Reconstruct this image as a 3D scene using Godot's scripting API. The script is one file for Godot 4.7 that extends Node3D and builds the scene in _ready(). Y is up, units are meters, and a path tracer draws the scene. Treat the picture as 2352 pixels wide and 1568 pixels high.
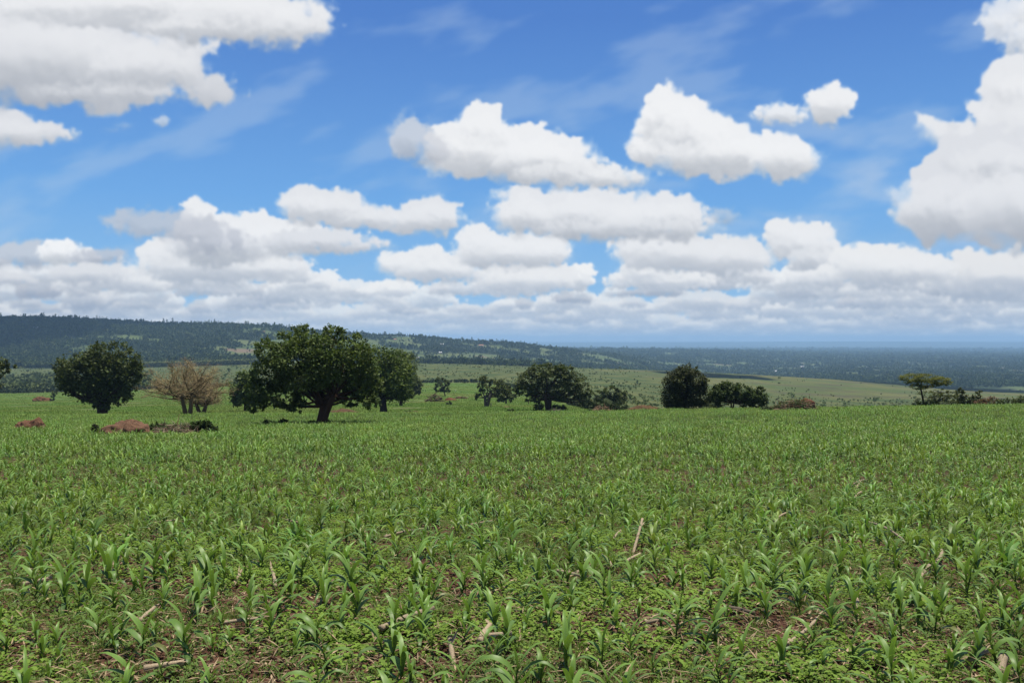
extends Node3D
# A maize field on a slope above a wide wooded plain, under fair-weather cumulus.
# Forward is -Z, the camera stands at the origin; heights are metres relative to the eye.

const F := 888.0          # focal length in picture widths of 1024
const CX := 512.0
const CY := 341.0
const EXPO := 1.6
var rng := RandomNumberGenerator.new()
var n_soft := FastNoiseLite.new()
var n_fine := FastNoiseLite.new()
var n_cell := FastNoiseLite.new()
var n_bill := FastNoiseLite.new()
var taken := {}

func _ready() -> void:
	rng.seed = 20
	set_noises()
	# ---- camera
	var cam := Camera3D.new()
	cam.name = "camera"
	cam.fov = rad_to_deg(2.0 * atan(341.0 / F))
	cam.near = 0.1
	cam.far = 90000.0
	add_child(cam)
	cam.current = true
	# ---- sky, air, exposure
	var env := Environment.new()
	env.background_mode = Environment.BG_SKY
	env.sky = Sky.new()
	var pano := PanoramaSkyMaterial.new()
	pano.panorama = ImageTexture.create_from_image(sky_picture())
	env.sky.sky_material = pano
	env.background_energy_multiplier = 1.0
	env.tonemap_mode = Environment.TONE_MAPPER_LINEAR
	env.tonemap_exposure = EXPO
	env.sdfgi_enabled = true
	env.ssao_enabled = true
	env.ssil_enabled = true
	env.fog_enabled = true
	env.fog_density = FOG_DENSITY
	env.fog_light_color = Color(0.67, 0.845, 1.0)
	var we := WorldEnvironment.new()
	we.name = "world_environment"
	we.environment = env
	add_child(we)
	# ---- sun, nearly overhead, a little to the right
	var sun := DirectionalLight3D.new()
	sun.name = "sun"
	sun.light_energy = 1.45
	sun.light_color = Color(1.0, 0.965, 0.9)
	sun.light_angular_distance = 0.53
	sun.shadow_enabled = true
	add_child(sun)
	sun.look_at_from_position(SUN, Vector3.ZERO, Vector3.RIGHT)
	build_all()

const FOG_DENSITY := 0.00006
const SUN := Vector3(0.17, 0.98, -0.06)

func set_noises() -> void:
	n_soft.noise_type = FastNoiseLite.TYPE_SIMPLEX_SMOOTH
	n_soft.fractal_type = FastNoiseLite.FRACTAL_FBM
	n_soft.fractal_octaves = 3
	n_soft.frequency = 1.0
	n_soft.seed = 5
	n_fine.noise_type = FastNoiseLite.TYPE_SIMPLEX_SMOOTH
	n_fine.fractal_type = FastNoiseLite.FRACTAL_FBM
	n_fine.fractal_octaves = 5
	n_fine.frequency = 1.0
	n_fine.seed = 9
	n_cell.noise_type = FastNoiseLite.TYPE_CELLULAR
	n_cell.cellular_return_type = FastNoiseLite.RETURN_CELL_VALUE
	n_cell.fractal_type = FastNoiseLite.FRACTAL_NONE
	n_cell.frequency = 1.0
	n_cell.seed = 3
	n_bill.noise_type = FastNoiseLite.TYPE_CELLULAR
	n_bill.cellular_return_type = FastNoiseLite.RETURN_DISTANCE
	n_bill.cellular_jitter = 1.0
	n_bill.fractal_type = FastNoiseLite.FRACTAL_FBM
	n_bill.fractal_octaves = 4
	n_bill.fractal_gain = 0.5
	n_bill.frequency = 1.0
	n_bill.seed = 14

# ------------------------------------------------------------------ sky
# Clouds are soft heaps (joined ellipses, roughened by noise, flat below, shaded by what lies above them)
# on a sheet round the view direction; the rest of the sky is a plane of the same kind of clouds.
const SX0 := -130
const SY0 := -90
const SW := 1284
const SH := 436
var heaps := []
var heap_out := []

func heap(e: Array, base: float, bright := 1.0, grey := 0.0, soft := 5.0, opaque := 1.0, rough := 1.0) -> void:
	# e: [x, y, rx, ry] in picture units of 2352 across
	var l := []
	for a in e:
		l.append(PackedFloat32Array([a[0] * 0.4354, a[1] * 0.4354, a[2] * 0.4354, a[3] * 0.4354]))
	heaps.append({"e": l, "base": base * 0.4354, "bright": bright, "grey": grey, "soft": soft, "opaque": opaque, "rough": rough})

func list_heaps() -> void:
	var r := RandomNumberGenerator.new()
	r.seed = 77
	# the far deck, row behind row down to the horizon
	var y := 784.0
	var rows := []
	while y > 640.0:
		rows.append(y)
		y -= 7.5 + (784.0 - y) * 0.075
	for yy in rows:
		var s: float = (784.0 - yy) / 140.0
		var w: float = lerpf(40.0, 84.0, s)
		var x := -330.0 + r.randf() * w
		while x < 2700.0:
			var ww := w * r.randf_range(0.5, 1.7)
			var hh := ww * r.randf_range(0.2, 0.5)
			if r.randf() < lerpf(0.90, 0.34 if x > 1150.0 or x < 60.0 else 0.22, s):
				var e := []
				for i in 3 + r.randi() % 3:
					e.append([x + r.randf_range(-0.7, 0.7) * ww, yy - hh * r.randf_range(0.2, 0.75), ww * r.randf_range(0.3, 0.62), hh * r.randf_range(0.42, 0.95)])
				heap(e, yy + r.randf_range(-3.0, 4.0), r.randf_range(0.6, 1.0), maxf(0.0, r.randf_range(-0.7, 0.95)), lerpf(1.3, 2.6, s), lerpf(0.75, 0.96, sqrt(s)), 1.15)
			x += ww * r.randf_range(0.9, 1.5)
	# nearer clouds, as they stand in the picture
	heap([[2300, 640, 150, 66], [2180, 650, 60, 30], [2420, 620, 120, 70]], 690, 0.93, 0.2, 6)
	heap([[905, 662, 55, 20], [860, 668, 35, 12]], 690, 1.0, 0.0, 3)
	heap([[1330, 640, 38, 30], [1345, 622, 20, 18]], 668, 1.0, 0.0, 3)
	heap([[1480, 625, 60, 28], [1540, 645, 110, 22]], 668, 0.97, 0.1, 4)
	heap([[270, 640, 80, 30], [200, 655, 70, 22], [330, 655, 60, 18]], 672, 0.95, 0.15, 4)
	heap([[1200, 642, 100, 36], [1130, 650, 50, 22], [1265, 642, 55, 32]], 674, 0.95, 0.15, 6)
	heap([[1000, 616, 100, 34], [920, 605, 50, 30], [985, 590, 40, 24], [1050, 625, 60, 24]], 650, 0.95, 0.1, 6)
	heap([[1170, 580, 125, 40], [1100, 560, 55, 38], [1260, 575, 48, 36]], 618, 0.96, 0.12, 6)
	heap([[60, 588, 130, 30], [-60, 590, 90, 36]], 628, 0.35, 0.65, 12, 0.9, 1.2)
	heap([[138, 578, 46, 26], [170, 590, 60, 22]], 606, 1.0, 0.0, 3)
	heap([[225, 594, 62, 20], [262, 588, 22, 14]], 612, 0.2, 0.8, 9, 0.85, 1.2)
	heap([[200, 630, 90, 24], [30, 650, 60, 26]], 655, 0.85, 0.3, 5)
	heap([[500, 606, 190, 44], [390, 585, 70, 34], [620, 615, 80, 26]], 652, 0.95, 0.15, 6)
	heap([[560, 545, 110, 52], [455, 508, 48, 40], [640, 545, 90, 44], [545, 500, 24, 16], [505, 560, 110, 50]], 612, 1.0, 0.12, 5)
	heap([[360, 516, 95, 30], [300, 505, 50, 20], [440, 530, 70, 34], [500, 560, 90, 32]], 592, 0.3, 0.72, 15, 0.85, 1.2)
	heap([[730, 556, 120, 30], [830, 565, 62, 16]], 584, 0.85, 0.25, 7)
	heap([[700, 472, 56, 44], [770, 475, 70, 40], [850, 500, 80, 28], [1000, 495, 62, 42], [950, 505, 60, 30]], 542, 0.93, 0.22, 7)
	heap([[1560, 582, 140, 44], [1690, 590, 85, 46], [1480, 570, 60, 30]], 640, 0.92, 0.2, 8)
	heap([[1840, 555, 72, 48], [1800, 535, 36, 34], [1870, 590, 60, 40]], 628, 0.97, 0.15, 7)
	heap([[2050, 612, 125, 48], [1965, 600, 55, 40], [2110, 620, 70, 34], [1900, 640, 80, 24]], 668, 0.98, 0.12, 6)
	heap([[1330, 490, 175, 58], [1200, 488, 62, 56], [1500, 495, 108, 48], [1440, 520, 190, 40], [1555, 490, 40, 40]], 552, 1.0, 0.2, 8)
	heap([[1660, 498, 36, 18]], 520, 0.5, 0.5, 9, 0.6)
	heap([[1110, 302, 62, 54], [1140, 350, 160, 66], [1240, 362, 110, 58], [1060, 340, 70, 46], [1300, 395, 110, 36], [1400, 408, 90, 26]], 432, 1.0, 0.12, 7)
	heap([[945, 322, 44, 50], [990, 350, 50, 32]], 385, 0.45, 0.45, 14, 0.85, 1.1)
	heap([[1530, 268, 56, 64], [1590, 300, 80, 72], [1500, 345, 48, 42], [1640, 350, 130, 56], [1700, 350, 110, 46], [1800, 362, 76, 48]], 416, 1.0, 0.1, 7)
	heap([[1790, 264, 58, 26]], 290, 0.9, 0.1, 8, 0.95)
	heap([[1905, 238, 58, 42], [1900, 262, 36, 28]], 290, 0.92, 0.1, 8)
	heap([[2300, 48, 44, 40], [2345, 85, 40, 50], [2380, 20, 60, 60], [2400, 120, 60, 50]], 175, 0.85, 0.1, 12, 0.85, 1.5)
	heap([[2325, 205, 44, 62], [2355, 300, 100, 125], [2280, 350, 90, 66], [2205, 300, 70, 20]], 420, 0.93, 0.2, 10)
	heap([[2230, 450, 165, 96], [2350, 470, 130, 115], [2145, 480, 80, 66], [2285, 370, 105, 66], [2440, 420, 120, 150]], 584, 0.9, 0.3, 9)
	heap([[30, 305, 110, 30], [-60, 295, 140, 50], [95, 298, 50, 12]], 342, 0.75, 0.3, 8)
	heap([[372, 279, 17, 13]], 300, 0.5, 0.3, 6, 0.7)
	heap([[245, 258, 30, 12], [285, 288, 18, 7], [262, 300, 22, 6]], 300, 0.5, 0.3, 8, 0.4)
	heap([[90, 130, 330, 105], [330, 150, 125, 72], [-60, 60, 260, 170], [250, 210, 190, 30], [420, 195, 50, 20]], 246, 0.86, 0.3, 11, 1.0, 1.2)
	heap([[560, 35, 180, 62], [640, 60, 100, 48], [300, 10, 320, 55], [440, 60, 120, 34]], 112, 0.86, 0.18, 11, 1.0, 1.2)
	heap([[200, -120, 420, 90], [900, -190, 260, 60], [1900, -180, 300, 70]], -60, 0.8, 0.3, 12)

func billows() -> void:
	# the larger lobes of the nearer clouds stand out of them one before the other
	var all := heaps
	heaps = []
	for h in all:
		heaps.append(h)
		if h.e.size() < 3 or h.base > 297.0 or h.grey > 0.5:
			continue
		var order: Array = h.e.duplicate()
		order.sort_custom(func(a, b): return a[1] - a[3] < b[1] - b[3])
		for q in order.size():
			var e: PackedFloat32Array = order[q]
			if e[3] < 11.0:
				continue
			var sub := []
			for w in 3:
				var t := (w - 1) * 0.55
				sub.append(PackedFloat32Array([e[0] + t * e[2], e[1] + e[3] * (0.10 + 0.22 * absf(t)), e[2] * 0.5, e[3] * (0.72 - 0.15 * absf(t))]))
			heaps.append({"e": sub, "base": minf(h.base - 3.0, e[1] + e[3] * 0.75), "bright": h.bright, "grey": h.grey * 0.6, "soft": h.soft * 1.6, "opaque": 0.62, "rough": 1.1})

func paint_heap(i: int) -> void:
	var h: Dictionary = heaps[i]
	var soft: float = h.soft
	var x0 := 1e9
	var x1 := -1e9
	var y0 := 1e9
	var tall := 0.0
	var small := 0.0
	for e in h.e:
		x0 = minf(x0, e[0] - e[2])
		x1 = maxf(x1, e[0] + e[2])
		y0 = minf(y0, e[1] - e[3])
		small = maxf(small, e[3])
	var amp: float = small * 0.36 * h.rough
	x0 -= amp + soft + 4.0
	x1 += amp + soft + 4.0
	y0 -= amp + soft + 4.0
	var y1: float = h.base + small * 0.25 + 6.0
	tall = h.base - y0
	var ix0 := maxi(int(x0), SX0)
	var ix1 := mini(int(x1), SX0 + SW)
	var iy0 := maxi(int(y0), SY0)
	var iy1 := mini(int(y1), SY0 + SH)
	if ix1 <= ix0 or iy1 <= iy0:
		heap_out[i] = null
		return
	var w := ix1 - ix0
	var hh := iy1 - iy0
	var f := PackedFloat32Array()
	f.resize(w * hh)
	var ragged := PackedFloat32Array()
	ragged.resize(w * hh)
	var out := PackedFloat32Array()
	out.resize(w * hh * 2)
	var off := float(i) * 37.7
	var fb := 0.55 / maxf(small * 0.62, 3.0)
	var fw := 0.5 / maxf(small, 4.0)
	var n_e: int = h.e.size()
	var bottom: float = h.base
	for yy in hh:
		var y := float(iy0 + yy)
		for xx in w:
			var x := float(ix0 + xx)
			var wx := x + n_soft.get_noise_2d(x * fw + off, y * fw) * small * 0.38
			var wy := y + n_soft.get_noise_2d(x * fw, y * fw + off + 50.0) * small * 0.30
			var d := -1e9
			for k in n_e:
				var e: PackedFloat32Array = h.e[k]
				var dx := (wx - e[0]) / e[2]
				var dy := (wy - e[1]) / e[3]
				var q := (1.0 - sqrt(dx * dx + dy * dy)) * minf(e[2], e[3])
				var t := clampf(0.5 + 0.5 * (q - d) / 5.0, 0.0, 1.0)
				d = lerpf(d, q, t) + 5.0 * t * (1.0 - t) if d > -1e8 else q
			var b := -n_bill.get_noise_2d(x * fb + off, y * fb * 1.15) - 0.32
			var fl := n_fine.get_noise_2d(x * fb * 2.0, y * fb * 2.0 + off)
			var inner := clampf(d / (small * 0.5), 0.0, 1.0)
			d += amp * (b * 1.2 * (1.0 - inner * 0.4) + fl * 0.55 * (1.0 - inner * 0.8))
			d = minf(d, (bottom - y) * 0.8 + fl * small * 0.22 + 2.0)
			f[yy * w + xx] = d
			ragged[yy * w + xx] = 0.55 + 1.3 * smoothstep(0.0, 0.5, n_soft.get_noise_2d(x * fw * 1.3 + off, y * fw * 1.3 + 90.0))
	var kk: float = 1.25 / maxf(tall * sqrt(maxf(small, 2.0)) * 0.6, 1.0)
	var reach := maxi(1, int(small * 0.22))
	for xx in w:
		var acc := 0.0
		for yy in hh:
			var d := f[yy * w + xx]
			var down := clampf((float(iy0 + yy) - (bottom - tall * 0.5)) / (tall * 0.5), 0.0, 1.0)
			var a := smoothstep(-soft * 0.3 * ragged[yy * w + xx], soft * (0.38 + 1.0 * down) * ragged[yy * w + xx], d)
			var th := sqrt(maxf(d, 0.0))
			acc += th
			var up := f[maxi(yy - reach, 0) * w + clampi(xx + reach / 2, 0, w - 1)]
			var rel := clampf((d - up) / float(reach), -1.0, 1.0)
			var lit := exp(-acc * kk) * 0.55 + 0.50 + rel * 0.17
			lit -= smoothstep(0.15, 1.0, down) * lerpf(0.34, 0.50, smoothstep(8.0, 26.0, small))
			out[(yy * w + xx) * 2] = a * h.opaque
			out[(yy * w + xx) * 2 + 1] = clampf(lit, 0.0, 1.0)
	heap_out[i] = [ix0, iy0, w, hh, out]

func clear_sky(up: float, side: float) -> Color:
	# up: sine of the elevation; colours as seen (sRGB)
	var e := rad_to_deg(asin(clampf(up, 0.0, 1.0)))
	var c: Color
	if e < 3.0:
		c = Color(0.86, 0.89, 0.93).lerp(Color(0.56, 0.755, 0.925), e / 3.0)
	elif e < 9.0:
		c = Color(0.56, 0.755, 0.925).lerp(Color(0.435, 0.665, 0.905), (e - 3.0) / 6.0)
	elif e < 20.0:
		c = Color(0.435, 0.665, 0.905).lerp(Color(0.32, 0.51, 0.80), (e - 9.0) / 11.0)
	else:
		c = Color(0.32, 0.51, 0.80).lerp(Color(0.2, 0.37, 0.68), minf((e - 20.0) / 50.0, 1.0))
	return c

func sky_picture() -> Image:
	list_heaps()
	billows()
	heap_out.resize(heaps.size())
	var job := WorkerThreadPool.add_group_task(paint_heap, heaps.size())
	WorkerThreadPool.wait_for_group_task_completion(job)
	# the sheet ahead
	var sheet := PackedFloat32Array()
	sheet.resize(SW * SH * 3)
	for yy in SH:
		for xx in SW:
			var dx := (xx + SX0 - CX) / F
			var dy := (CY - (yy + SY0)) / F
			var l := sqrt(1.0 + dx * dx + dy * dy)
			var c := clear_sky(dy / l, dx)
			# thin high streaks
			var sx := dx + dy * 1.6
			var st := n_fine.get_noise_2d(sx * 2.2 + 3.0, (dy * 0.93 - dx * 0.36) * 9.0)
			var veil := smoothstep(0.02, 0.45, st) * 0.30 * smoothstep(0.0, 0.12, dy)
			veil += smoothstep(0.0, 0.55, n_fine.get_noise_2d(dx * 5.0, dy * 16.0 + 7.0)) * 0.30 * smoothstep(-0.15, 0.25, dx) * (1.0 - smoothstep(0.16, 0.27, dy))
			c = c.lerp(Color(0.80, 0.83, 0.90), veil)
			var o := (yy * SW + xx) * 3
			sheet[o] = c.r
			sheet[o + 1] = c.g
			sheet[o + 2] = c.b
	for i in heaps.size():
		var res = heap_out[i]
		if res == null:
			continue
		var h: Dictionary = heaps[i]
		var x0: int = res[0]
		var y0: int = res[1]
		var w: int = res[2]
		var hh: int = res[3]
		var px: PackedFloat32Array = res[4]
		# farther clouds are lower and seen through more air
		var far := clampf((h.base - 262.0) / 80.0, 0.0, 1.0)
		var top := Color(0.985, 0.985, 0.985).lerp(Color(0.63, 0.65, 0.71), h.grey * 0.9)
		top = top.lerp(Color(0.83, 0.84, 0.87), (1.0 - h.bright) * 0.5)
		var low := Color(0.72, 0.735, 0.76).lerp(Color(0.56, 0.585, 0.645), h.grey)
		top = top.lerp(Color(0.99, 0.975, 0.945), far * 0.75)
		low = low.lerp(Color(0.64, 0.705, 0.805).lerp(Color(0.76, 0.81, 0.87), clampf((h.base - 326.0) / 15.0, 0.0, 1.0)), far * 0.85)
		for yy in hh:
			for xx in w:
				var a := px[(yy * w + xx) * 2]
				if a < 0.004:
					continue
				var c := low.lerp(top, px[(yy * w + xx) * 2 + 1])
				var o := ((yy + y0 - SY0) * SW + xx + x0 - SX0) * 3
				sheet[o] = lerpf(sheet[o], c.r, a)
				sheet[o + 1] = lerpf(sheet[o + 1], c.g, a)
				sheet[o + 2] = lerpf(sheet[o + 2], c.b, a)
	# the whole sky: coarse, then the sheet laid in finely
	var cw := 1024
	var ch := 512
	var coarse := Image.create_empty(cw, ch, false, Image.FORMAT_RGBAF)
	coarse.fill(Color(0.12, 0.14, 0.10))
	for yy in ch / 2 + 2:
		var el := PI / 2.0 - (yy + 0.5) / ch * PI
		var up := sin(maxf(el, 0.0))
		for xx in cw:
			var az := (xx + 0.5) / cw * TAU
			var c := clear_sky(up, 0.0)
			var k := 1.0 / maxf(up, 0.05)
			var px := sin(az) * cos(el) * k
			var pz := cos(az) * cos(el) * k
			var v := n_fine.get_noise_2d(px * 0.62, pz * 0.62 + 40.0) - n_bill.get_noise_2d(px * 0.9, pz * 0.9) * 0.35 - 0.10
			var cover := smoothstep(0.02, 0.24, v - smoothstep(0.5, 1.0, up) * 0.12)
			var cc := Color(0.93, 0.935, 0.945).lerp(Color(0.74, 0.755, 0.79), smoothstep(0.12, 0.6, v))
			c = c.lerp(cc, cover * smoothstep(0.07, 0.15, el))
			c = c.lerp(Color(0.80, 0.82, 0.86), (1.0 - smoothstep(0.0, 0.16, el)) * 0.75)
			coarse.set_pixel(xx, yy, c)
	coarse.resize(4096, 2048, Image.INTERPOLATE_BILINEAR)
	for yy in range(600, 1030):
		var el := PI / 2.0 - (yy + 0.5) / 2048.0 * PI
		for column in range(-490, 490):
			var az := (column + 0.5) / 4096.0 * TAU
			var xx := posmod(column, 4096)
			var x := CX + tan(az) * F - SX0
			var y := CY - tan(el) / cos(az) * F - SY0
			if x < 1.0 or y < 1.0 or x > SW - 2.0:
				continue
			y = minf(y, 341.5 - SY0)
			var edge := minf(minf(x, SW - x) / 90.0, y / 70.0)
			var ix := int(x)
			var iy := int(y)
			var fx := x - ix
			var fy := y - iy
			var o := (iy * SW + ix) * 3
			var o2 := o + SW * 3
			var c := Color(0, 0, 0)
			for k in 3:
				c[k] = lerpf(lerpf(sheet[o + k], sheet[o + k + 3], fx), lerpf(sheet[o2 + k], sheet[o2 + k + 3], fx), fy)
			coarse.set_pixel(xx, yy, coarse.get_pixel(xx, yy).lerp(c, smoothstep(0.0, 1.0, edge)))
	return linear_picture(coarse)

func linear_picture(im: Image) -> Image:
	# colours so far are as seen; the sky holds light
	var d := im.get_data().to_float32_array()
	for i in range(0, d.size(), 4):
		for k in 3:
			var v := d[i + k]
			d[i + k] = pow((v + 0.055) / 1.055, 2.4) / EXPO
	return Image.create_from_data(im.get_width(), im.get_height(), false, Image.FORMAT_RGBAF, d.to_byte_array())

# ------------------------------------------------------------------ kit
class MB:
	var v := PackedVector3Array()
	var n := PackedVector3Array()
	var c := PackedColorArray()
	var i := PackedInt32Array()

	func rhomb(p: Vector3, along: Vector3, across: Vector3, lift: Vector3, col: Color) -> void:
		# a leaf of two faces, folded along its middle
		var k := v.size()
		v.push_back(p)
		v.push_back(p + along * 0.45 + across + lift)
		v.push_back(p + along)
		v.push_back(p + along * 0.45 - across + lift)
		for q in 4:
			c.push_back(col)
		i.append_array(PackedInt32Array([k, k + 1, k + 2, k, k + 2, k + 3]))

	func tube(path: Array, radii: Array, sides: int, col: Color, closed := true) -> void:
		# a tapered, bent rod with smooth normals
		var k := v.size()
		var side := Vector3.RIGHT
		for s in path.size():
			var p: Vector3 = path[s]
			var t: Vector3 = (path[mini(s + 1, path.size() - 1)] - path[maxi(s - 1, 0)]).normalized()
			if absf(t.dot(side)) > 0.95:
				side = Vector3.FORWARD if absf(t.z) < 0.9 else Vector3.UP
			var b := t.cross(side).normalized()
			side = b.cross(t).normalized()
			for q in sides:
				var a := TAU * q / sides
				var d := side * cos(a) + b * sin(a)
				v.push_back(p + d * radii[s])
				n.push_back(d)
				c.push_back(col)
		for s in path.size() - 1:
			for q in sides:
				var a := k + s * sides + q
				var b := k + s * sides + (q + 1) % sides
				i.append_array(PackedInt32Array([a, a + sides, b, b, a + sides, b + sides]))
		if closed:
			for e in 2:
				var s := 0 if e == 0 else path.size() - 1
				var m := v.size()
				var t: Vector3 = (path[0] - path[1]).normalized() if e == 0 else (path[s] - path[s - 1]).normalized()
				v.push_back(path[s])
				n.push_back(t)
				c.push_back(col)
				for q in sides:
					v.push_back(v[k + s * sides + q])
					n.push_back(t)
					c.push_back(col)
				for q in sides:
					var a := m + 1 + q
					var b := m + 1 + (q + 1) % sides
					i.append_array(PackedInt32Array([m, a, b] if e == 0 else [m, b, a]))

	func add(o: MB, t: Transform3D) -> void:
		var k := v.size()
		for q in o.v.size():
			v.push_back(t * o.v[q])
		for q in o.n.size():
			n.push_back((t.basis * o.n[q]).normalized())
		c.append_array(o.c)
		for q in o.i.size():
			i.push_back(o.i[q] + k)

	func mesh(m: Material, smooth := false) -> ArrayMesh:
		var a := []
		a.resize(Mesh.ARRAY_MAX)
		a[Mesh.ARRAY_VERTEX] = v
		if n.size() == v.size():
			a[Mesh.ARRAY_NORMAL] = n
		a[Mesh.ARRAY_COLOR] = c
		a[Mesh.ARRAY_INDEX] = i
		var out := ArrayMesh.new()
		if smooth:
			var st := SurfaceTool.new()
			st.create_from_arrays(a)
			st.generate_normals()
			st.commit(out)
		else:
			out.add_surface_from_arrays(Mesh.PRIMITIVE_TRIANGLES, a)
		out.surface_set_material(0, m)
		return out

func numbered(called: String) -> String:
	var k: int = taken.get(called, 0)
	taken[called] = k + 1
	return called if k == 0 else "%s_%03d" % [called, k]

func tag(o: Node3D, label := "", category := "", group := "", kind := "") -> Node3D:
	if label:
		o.set_meta("label", label)
	if category:
		o.set_meta("category", category)
	if group:
		o.set_meta("group", group)
	if kind:
		o.set_meta("kind", kind)
	return o

func thing(called: String, label: String, category: String, at: Vector3, turn := 0.0, group := "") -> Node3D:
	var o := Node3D.new()
	o.name = numbered(called)
	add_child(o)
	o.position = at
	o.rotation.y = turn
	tag(o, label, category, group)
	return o

func part(called: String, m: Mesh, parent: Node = null) -> MeshInstance3D:
	var o := MeshInstance3D.new()
	o.mesh = m
	o.name = called if parent else numbered(called)
	if parent:
		var k := 0
		while parent.has_node(NodePath(o.name)):
			k += 1
			o.name = "%s_%03d" % [called, k]
		parent.add_child(o)
	else:
		add_child(o)
	return o

func many(called: String, m: Mesh, rows: PackedFloat32Array, tinted: bool, parent: Node = null) -> MultiMeshInstance3D:
	var mm := MultiMesh.new()
	mm.transform_format = MultiMesh.TRANSFORM_3D
	mm.use_colors = tinted
	mm.mesh = m
	var stride := 16 if tinted else 12
	mm.instance_count = rows.size() / stride
	mm.buffer = rows
	var o := MultiMeshInstance3D.new()
	o.multimesh = mm
	o.name = called if parent else numbered(called)
	o.set_meta("kind", "stuff")
	(parent if parent else self).add_child(o, true)
	return o

func row(rows: PackedFloat32Array, t: Transform3D) -> void:
	var b := t.basis
	var o := t.origin
	rows.append_array(PackedFloat32Array([b.x.x, b.y.x, b.z.x, o.x, b.x.y, b.y.y, b.z.y, o.y, b.x.z, b.y.z, b.z.z, o.z]))

func lin(r: float, g: float, b: float) -> Color:
	return Color(r, g, b)

func stuff_material(called: String, rough: float, back := 0.0, spec := 0.5) -> StandardMaterial3D:
	var m := StandardMaterial3D.new()
	m.resource_name = called
	m.vertex_color_use_as_albedo = true
	m.roughness = rough
	m.metallic_specular = spec
	m.cull_mode = BaseMaterial3D.CULL_DISABLED
	if back > 0.0:
		m.backlight_enabled = true
		m.backlight = Color(back, back, back * 0.55).linear_to_srgb()
	return m

func grain(scale: float, lowest: float, octaves := 5, called := 1) -> NoiseTexture2D:
	var t := NoiseTexture2D.new()
	t.width = 512
	t.height = 512
	t.seamless = true
	var nz := FastNoiseLite.new()
	nz.seed = called
	nz.frequency = scale
	nz.fractal_octaves = octaves
	t.noise = nz
	var g := Gradient.new()
	g.set_color(0, Color(lowest, lowest, lowest))
	g.set_color(1, Color(1, 1, 1))
	t.color_ramp = g
	return t

# ------------------------------------------------------------------ lie of the land
const ZS := [4.0, 6, 10, 16, 22, 40, 62, 85, 110, 130, 150, 220, 300, 450, 600, 800, 1000, 1400, 1800, 2200, 2600, 3000, 3400, 3800, 4500, 6000, 9000, 15000, 25000, 33000, 45000]
const US := [-300.0, 0, 150, 300, 430, 560, 700, 850, 1024, 1324]
var land := []       # land[column][level], metres

func set_land() -> void:
	var near := [818.0, 674, 576, 521, 496, 456]
	var c := [
		[439.0, 431, 424, 420, 418, 415, 410, 404, 400, 395, 390, 380, 372, 365, 355, 336, 318, 312, 325, 348, 352, 350, 347, 345, 344],
		[439.0, 431, 424, 420, 417.5, 413.5, 409, 404, 400, 394, 389, 379, 371, 365, 356, 337, 320, 314.5, 326, 348, 352, 350, 347, 345, 344],
		[439.0, 431, 424, 420, 417, 413, 408, 402, 397, 391, 386, 376, 369, 364, 357, 341, 325.5, 319.5, 331, 350, 353, 350, 347, 345, 344],
		[439.0, 431, 424.5, 420, 416, 412, 407, 400, 394, 388, 383, 373, 365, 361, 358, 347, 334, 326, 333, 352, 354, 350, 347, 345, 344],
		[438.5, 430, 422.5, 418, 415, 411.5, 406.5, 399, 393, 386.5, 382, 370, 363.5, 363.5, 362.5, 359, 351, 342, 335, 351, 352, 350, 347, 344, 344],
		[437.5, 428.5, 419.5, 416, 414, 412, 408, 402, 397, 390, 383, 372, 367, 368, 368.5, 367.5, 364, 359, 349, 351.5, 349.5, 350, 346, 342, 344],
		[436.5, 426, 416.5, 412.5, 411.5, 414, 416, 414, 408, 400, 392, 377, 372, 380, 386, 383, 379, 375.5, 371, 360, 351, 350, 346, 341.5, 344],
		[435, 423.5, 413.5, 410, 409.5, 412, 414, 414, 411, 407, 401, 386, 380, 388, 390, 385, 380, 376, 371, 363, 355, 350, 346, 341, 344],
		[433, 420, 410, 406.5, 407, 409, 411, 412, 411, 408, 403, 394, 390, 394, 392, 385, 380, 376, 371, 363.5, 356, 351, 346, 341.5, 344],
		[431, 417, 407, 403.5, 404.5, 407, 410, 412, 412, 410, 406, 397, 393, 396, 392, 385, 380, 376, 371, 363.5, 356, 351, 346, 342, 344],
	]
	for col in c:
		var h := PackedFloat32Array()
		for k in ZS.size():
			var y: float = near[k] if k < 6 else col[k - 6]
			if land.size() < 5 and ZS[k] > 3300.0 and ZS[k] < 4600.0:
				y += 3.5   # the trees on the crest add that height
			h.push_back((CY - y) / F * ZS[k])
		land.append(h)

func level_at(u: float, k: int) -> float:
	var j := 0
	while j < US.size() - 2 and u > US[j + 1]:
		j += 1
	var t := clampf((u - US[j]) / (US[j + 1] - US[j]), 0.0, 1.0)
	return cubic_interpolate(land[j][k], land[j + 1][k], land[maxi(j - 1, 0)][k], land[mini(j + 2, US.size() - 1)][k], t)

var zlog := PackedFloat32Array()

func smooth_height(x: float, z: float) -> float:
	if z <= 4.0:
		return land[4][0] + (4.0 - z) * 0.02
	var u := clampf(x / z * F + CX, -300.0, 1324.0)
	if zlog.is_empty():
		for q in ZS:
			zlog.push_back(log(q))
	var l := log(z)
	var k := mini(maxi(zlog.bsearch(l) - 1, 0), ZS.size() - 2)
	var t := clampf((l - zlog[k]) / (zlog[k + 1] - zlog[k]), 0.0, 1.0)
	if z < 40.0:
		return cubic_interpolate(land[4][k], land[4][k + 1], land[4][maxi(k - 1, 0)], land[4][k + 2], t)
	return cubic_interpolate(level_at(u, k), level_at(u, k + 1), level_at(u, maxi(k - 1, 0)), level_at(u, mini(k + 2, ZS.size() - 1)), t)

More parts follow.
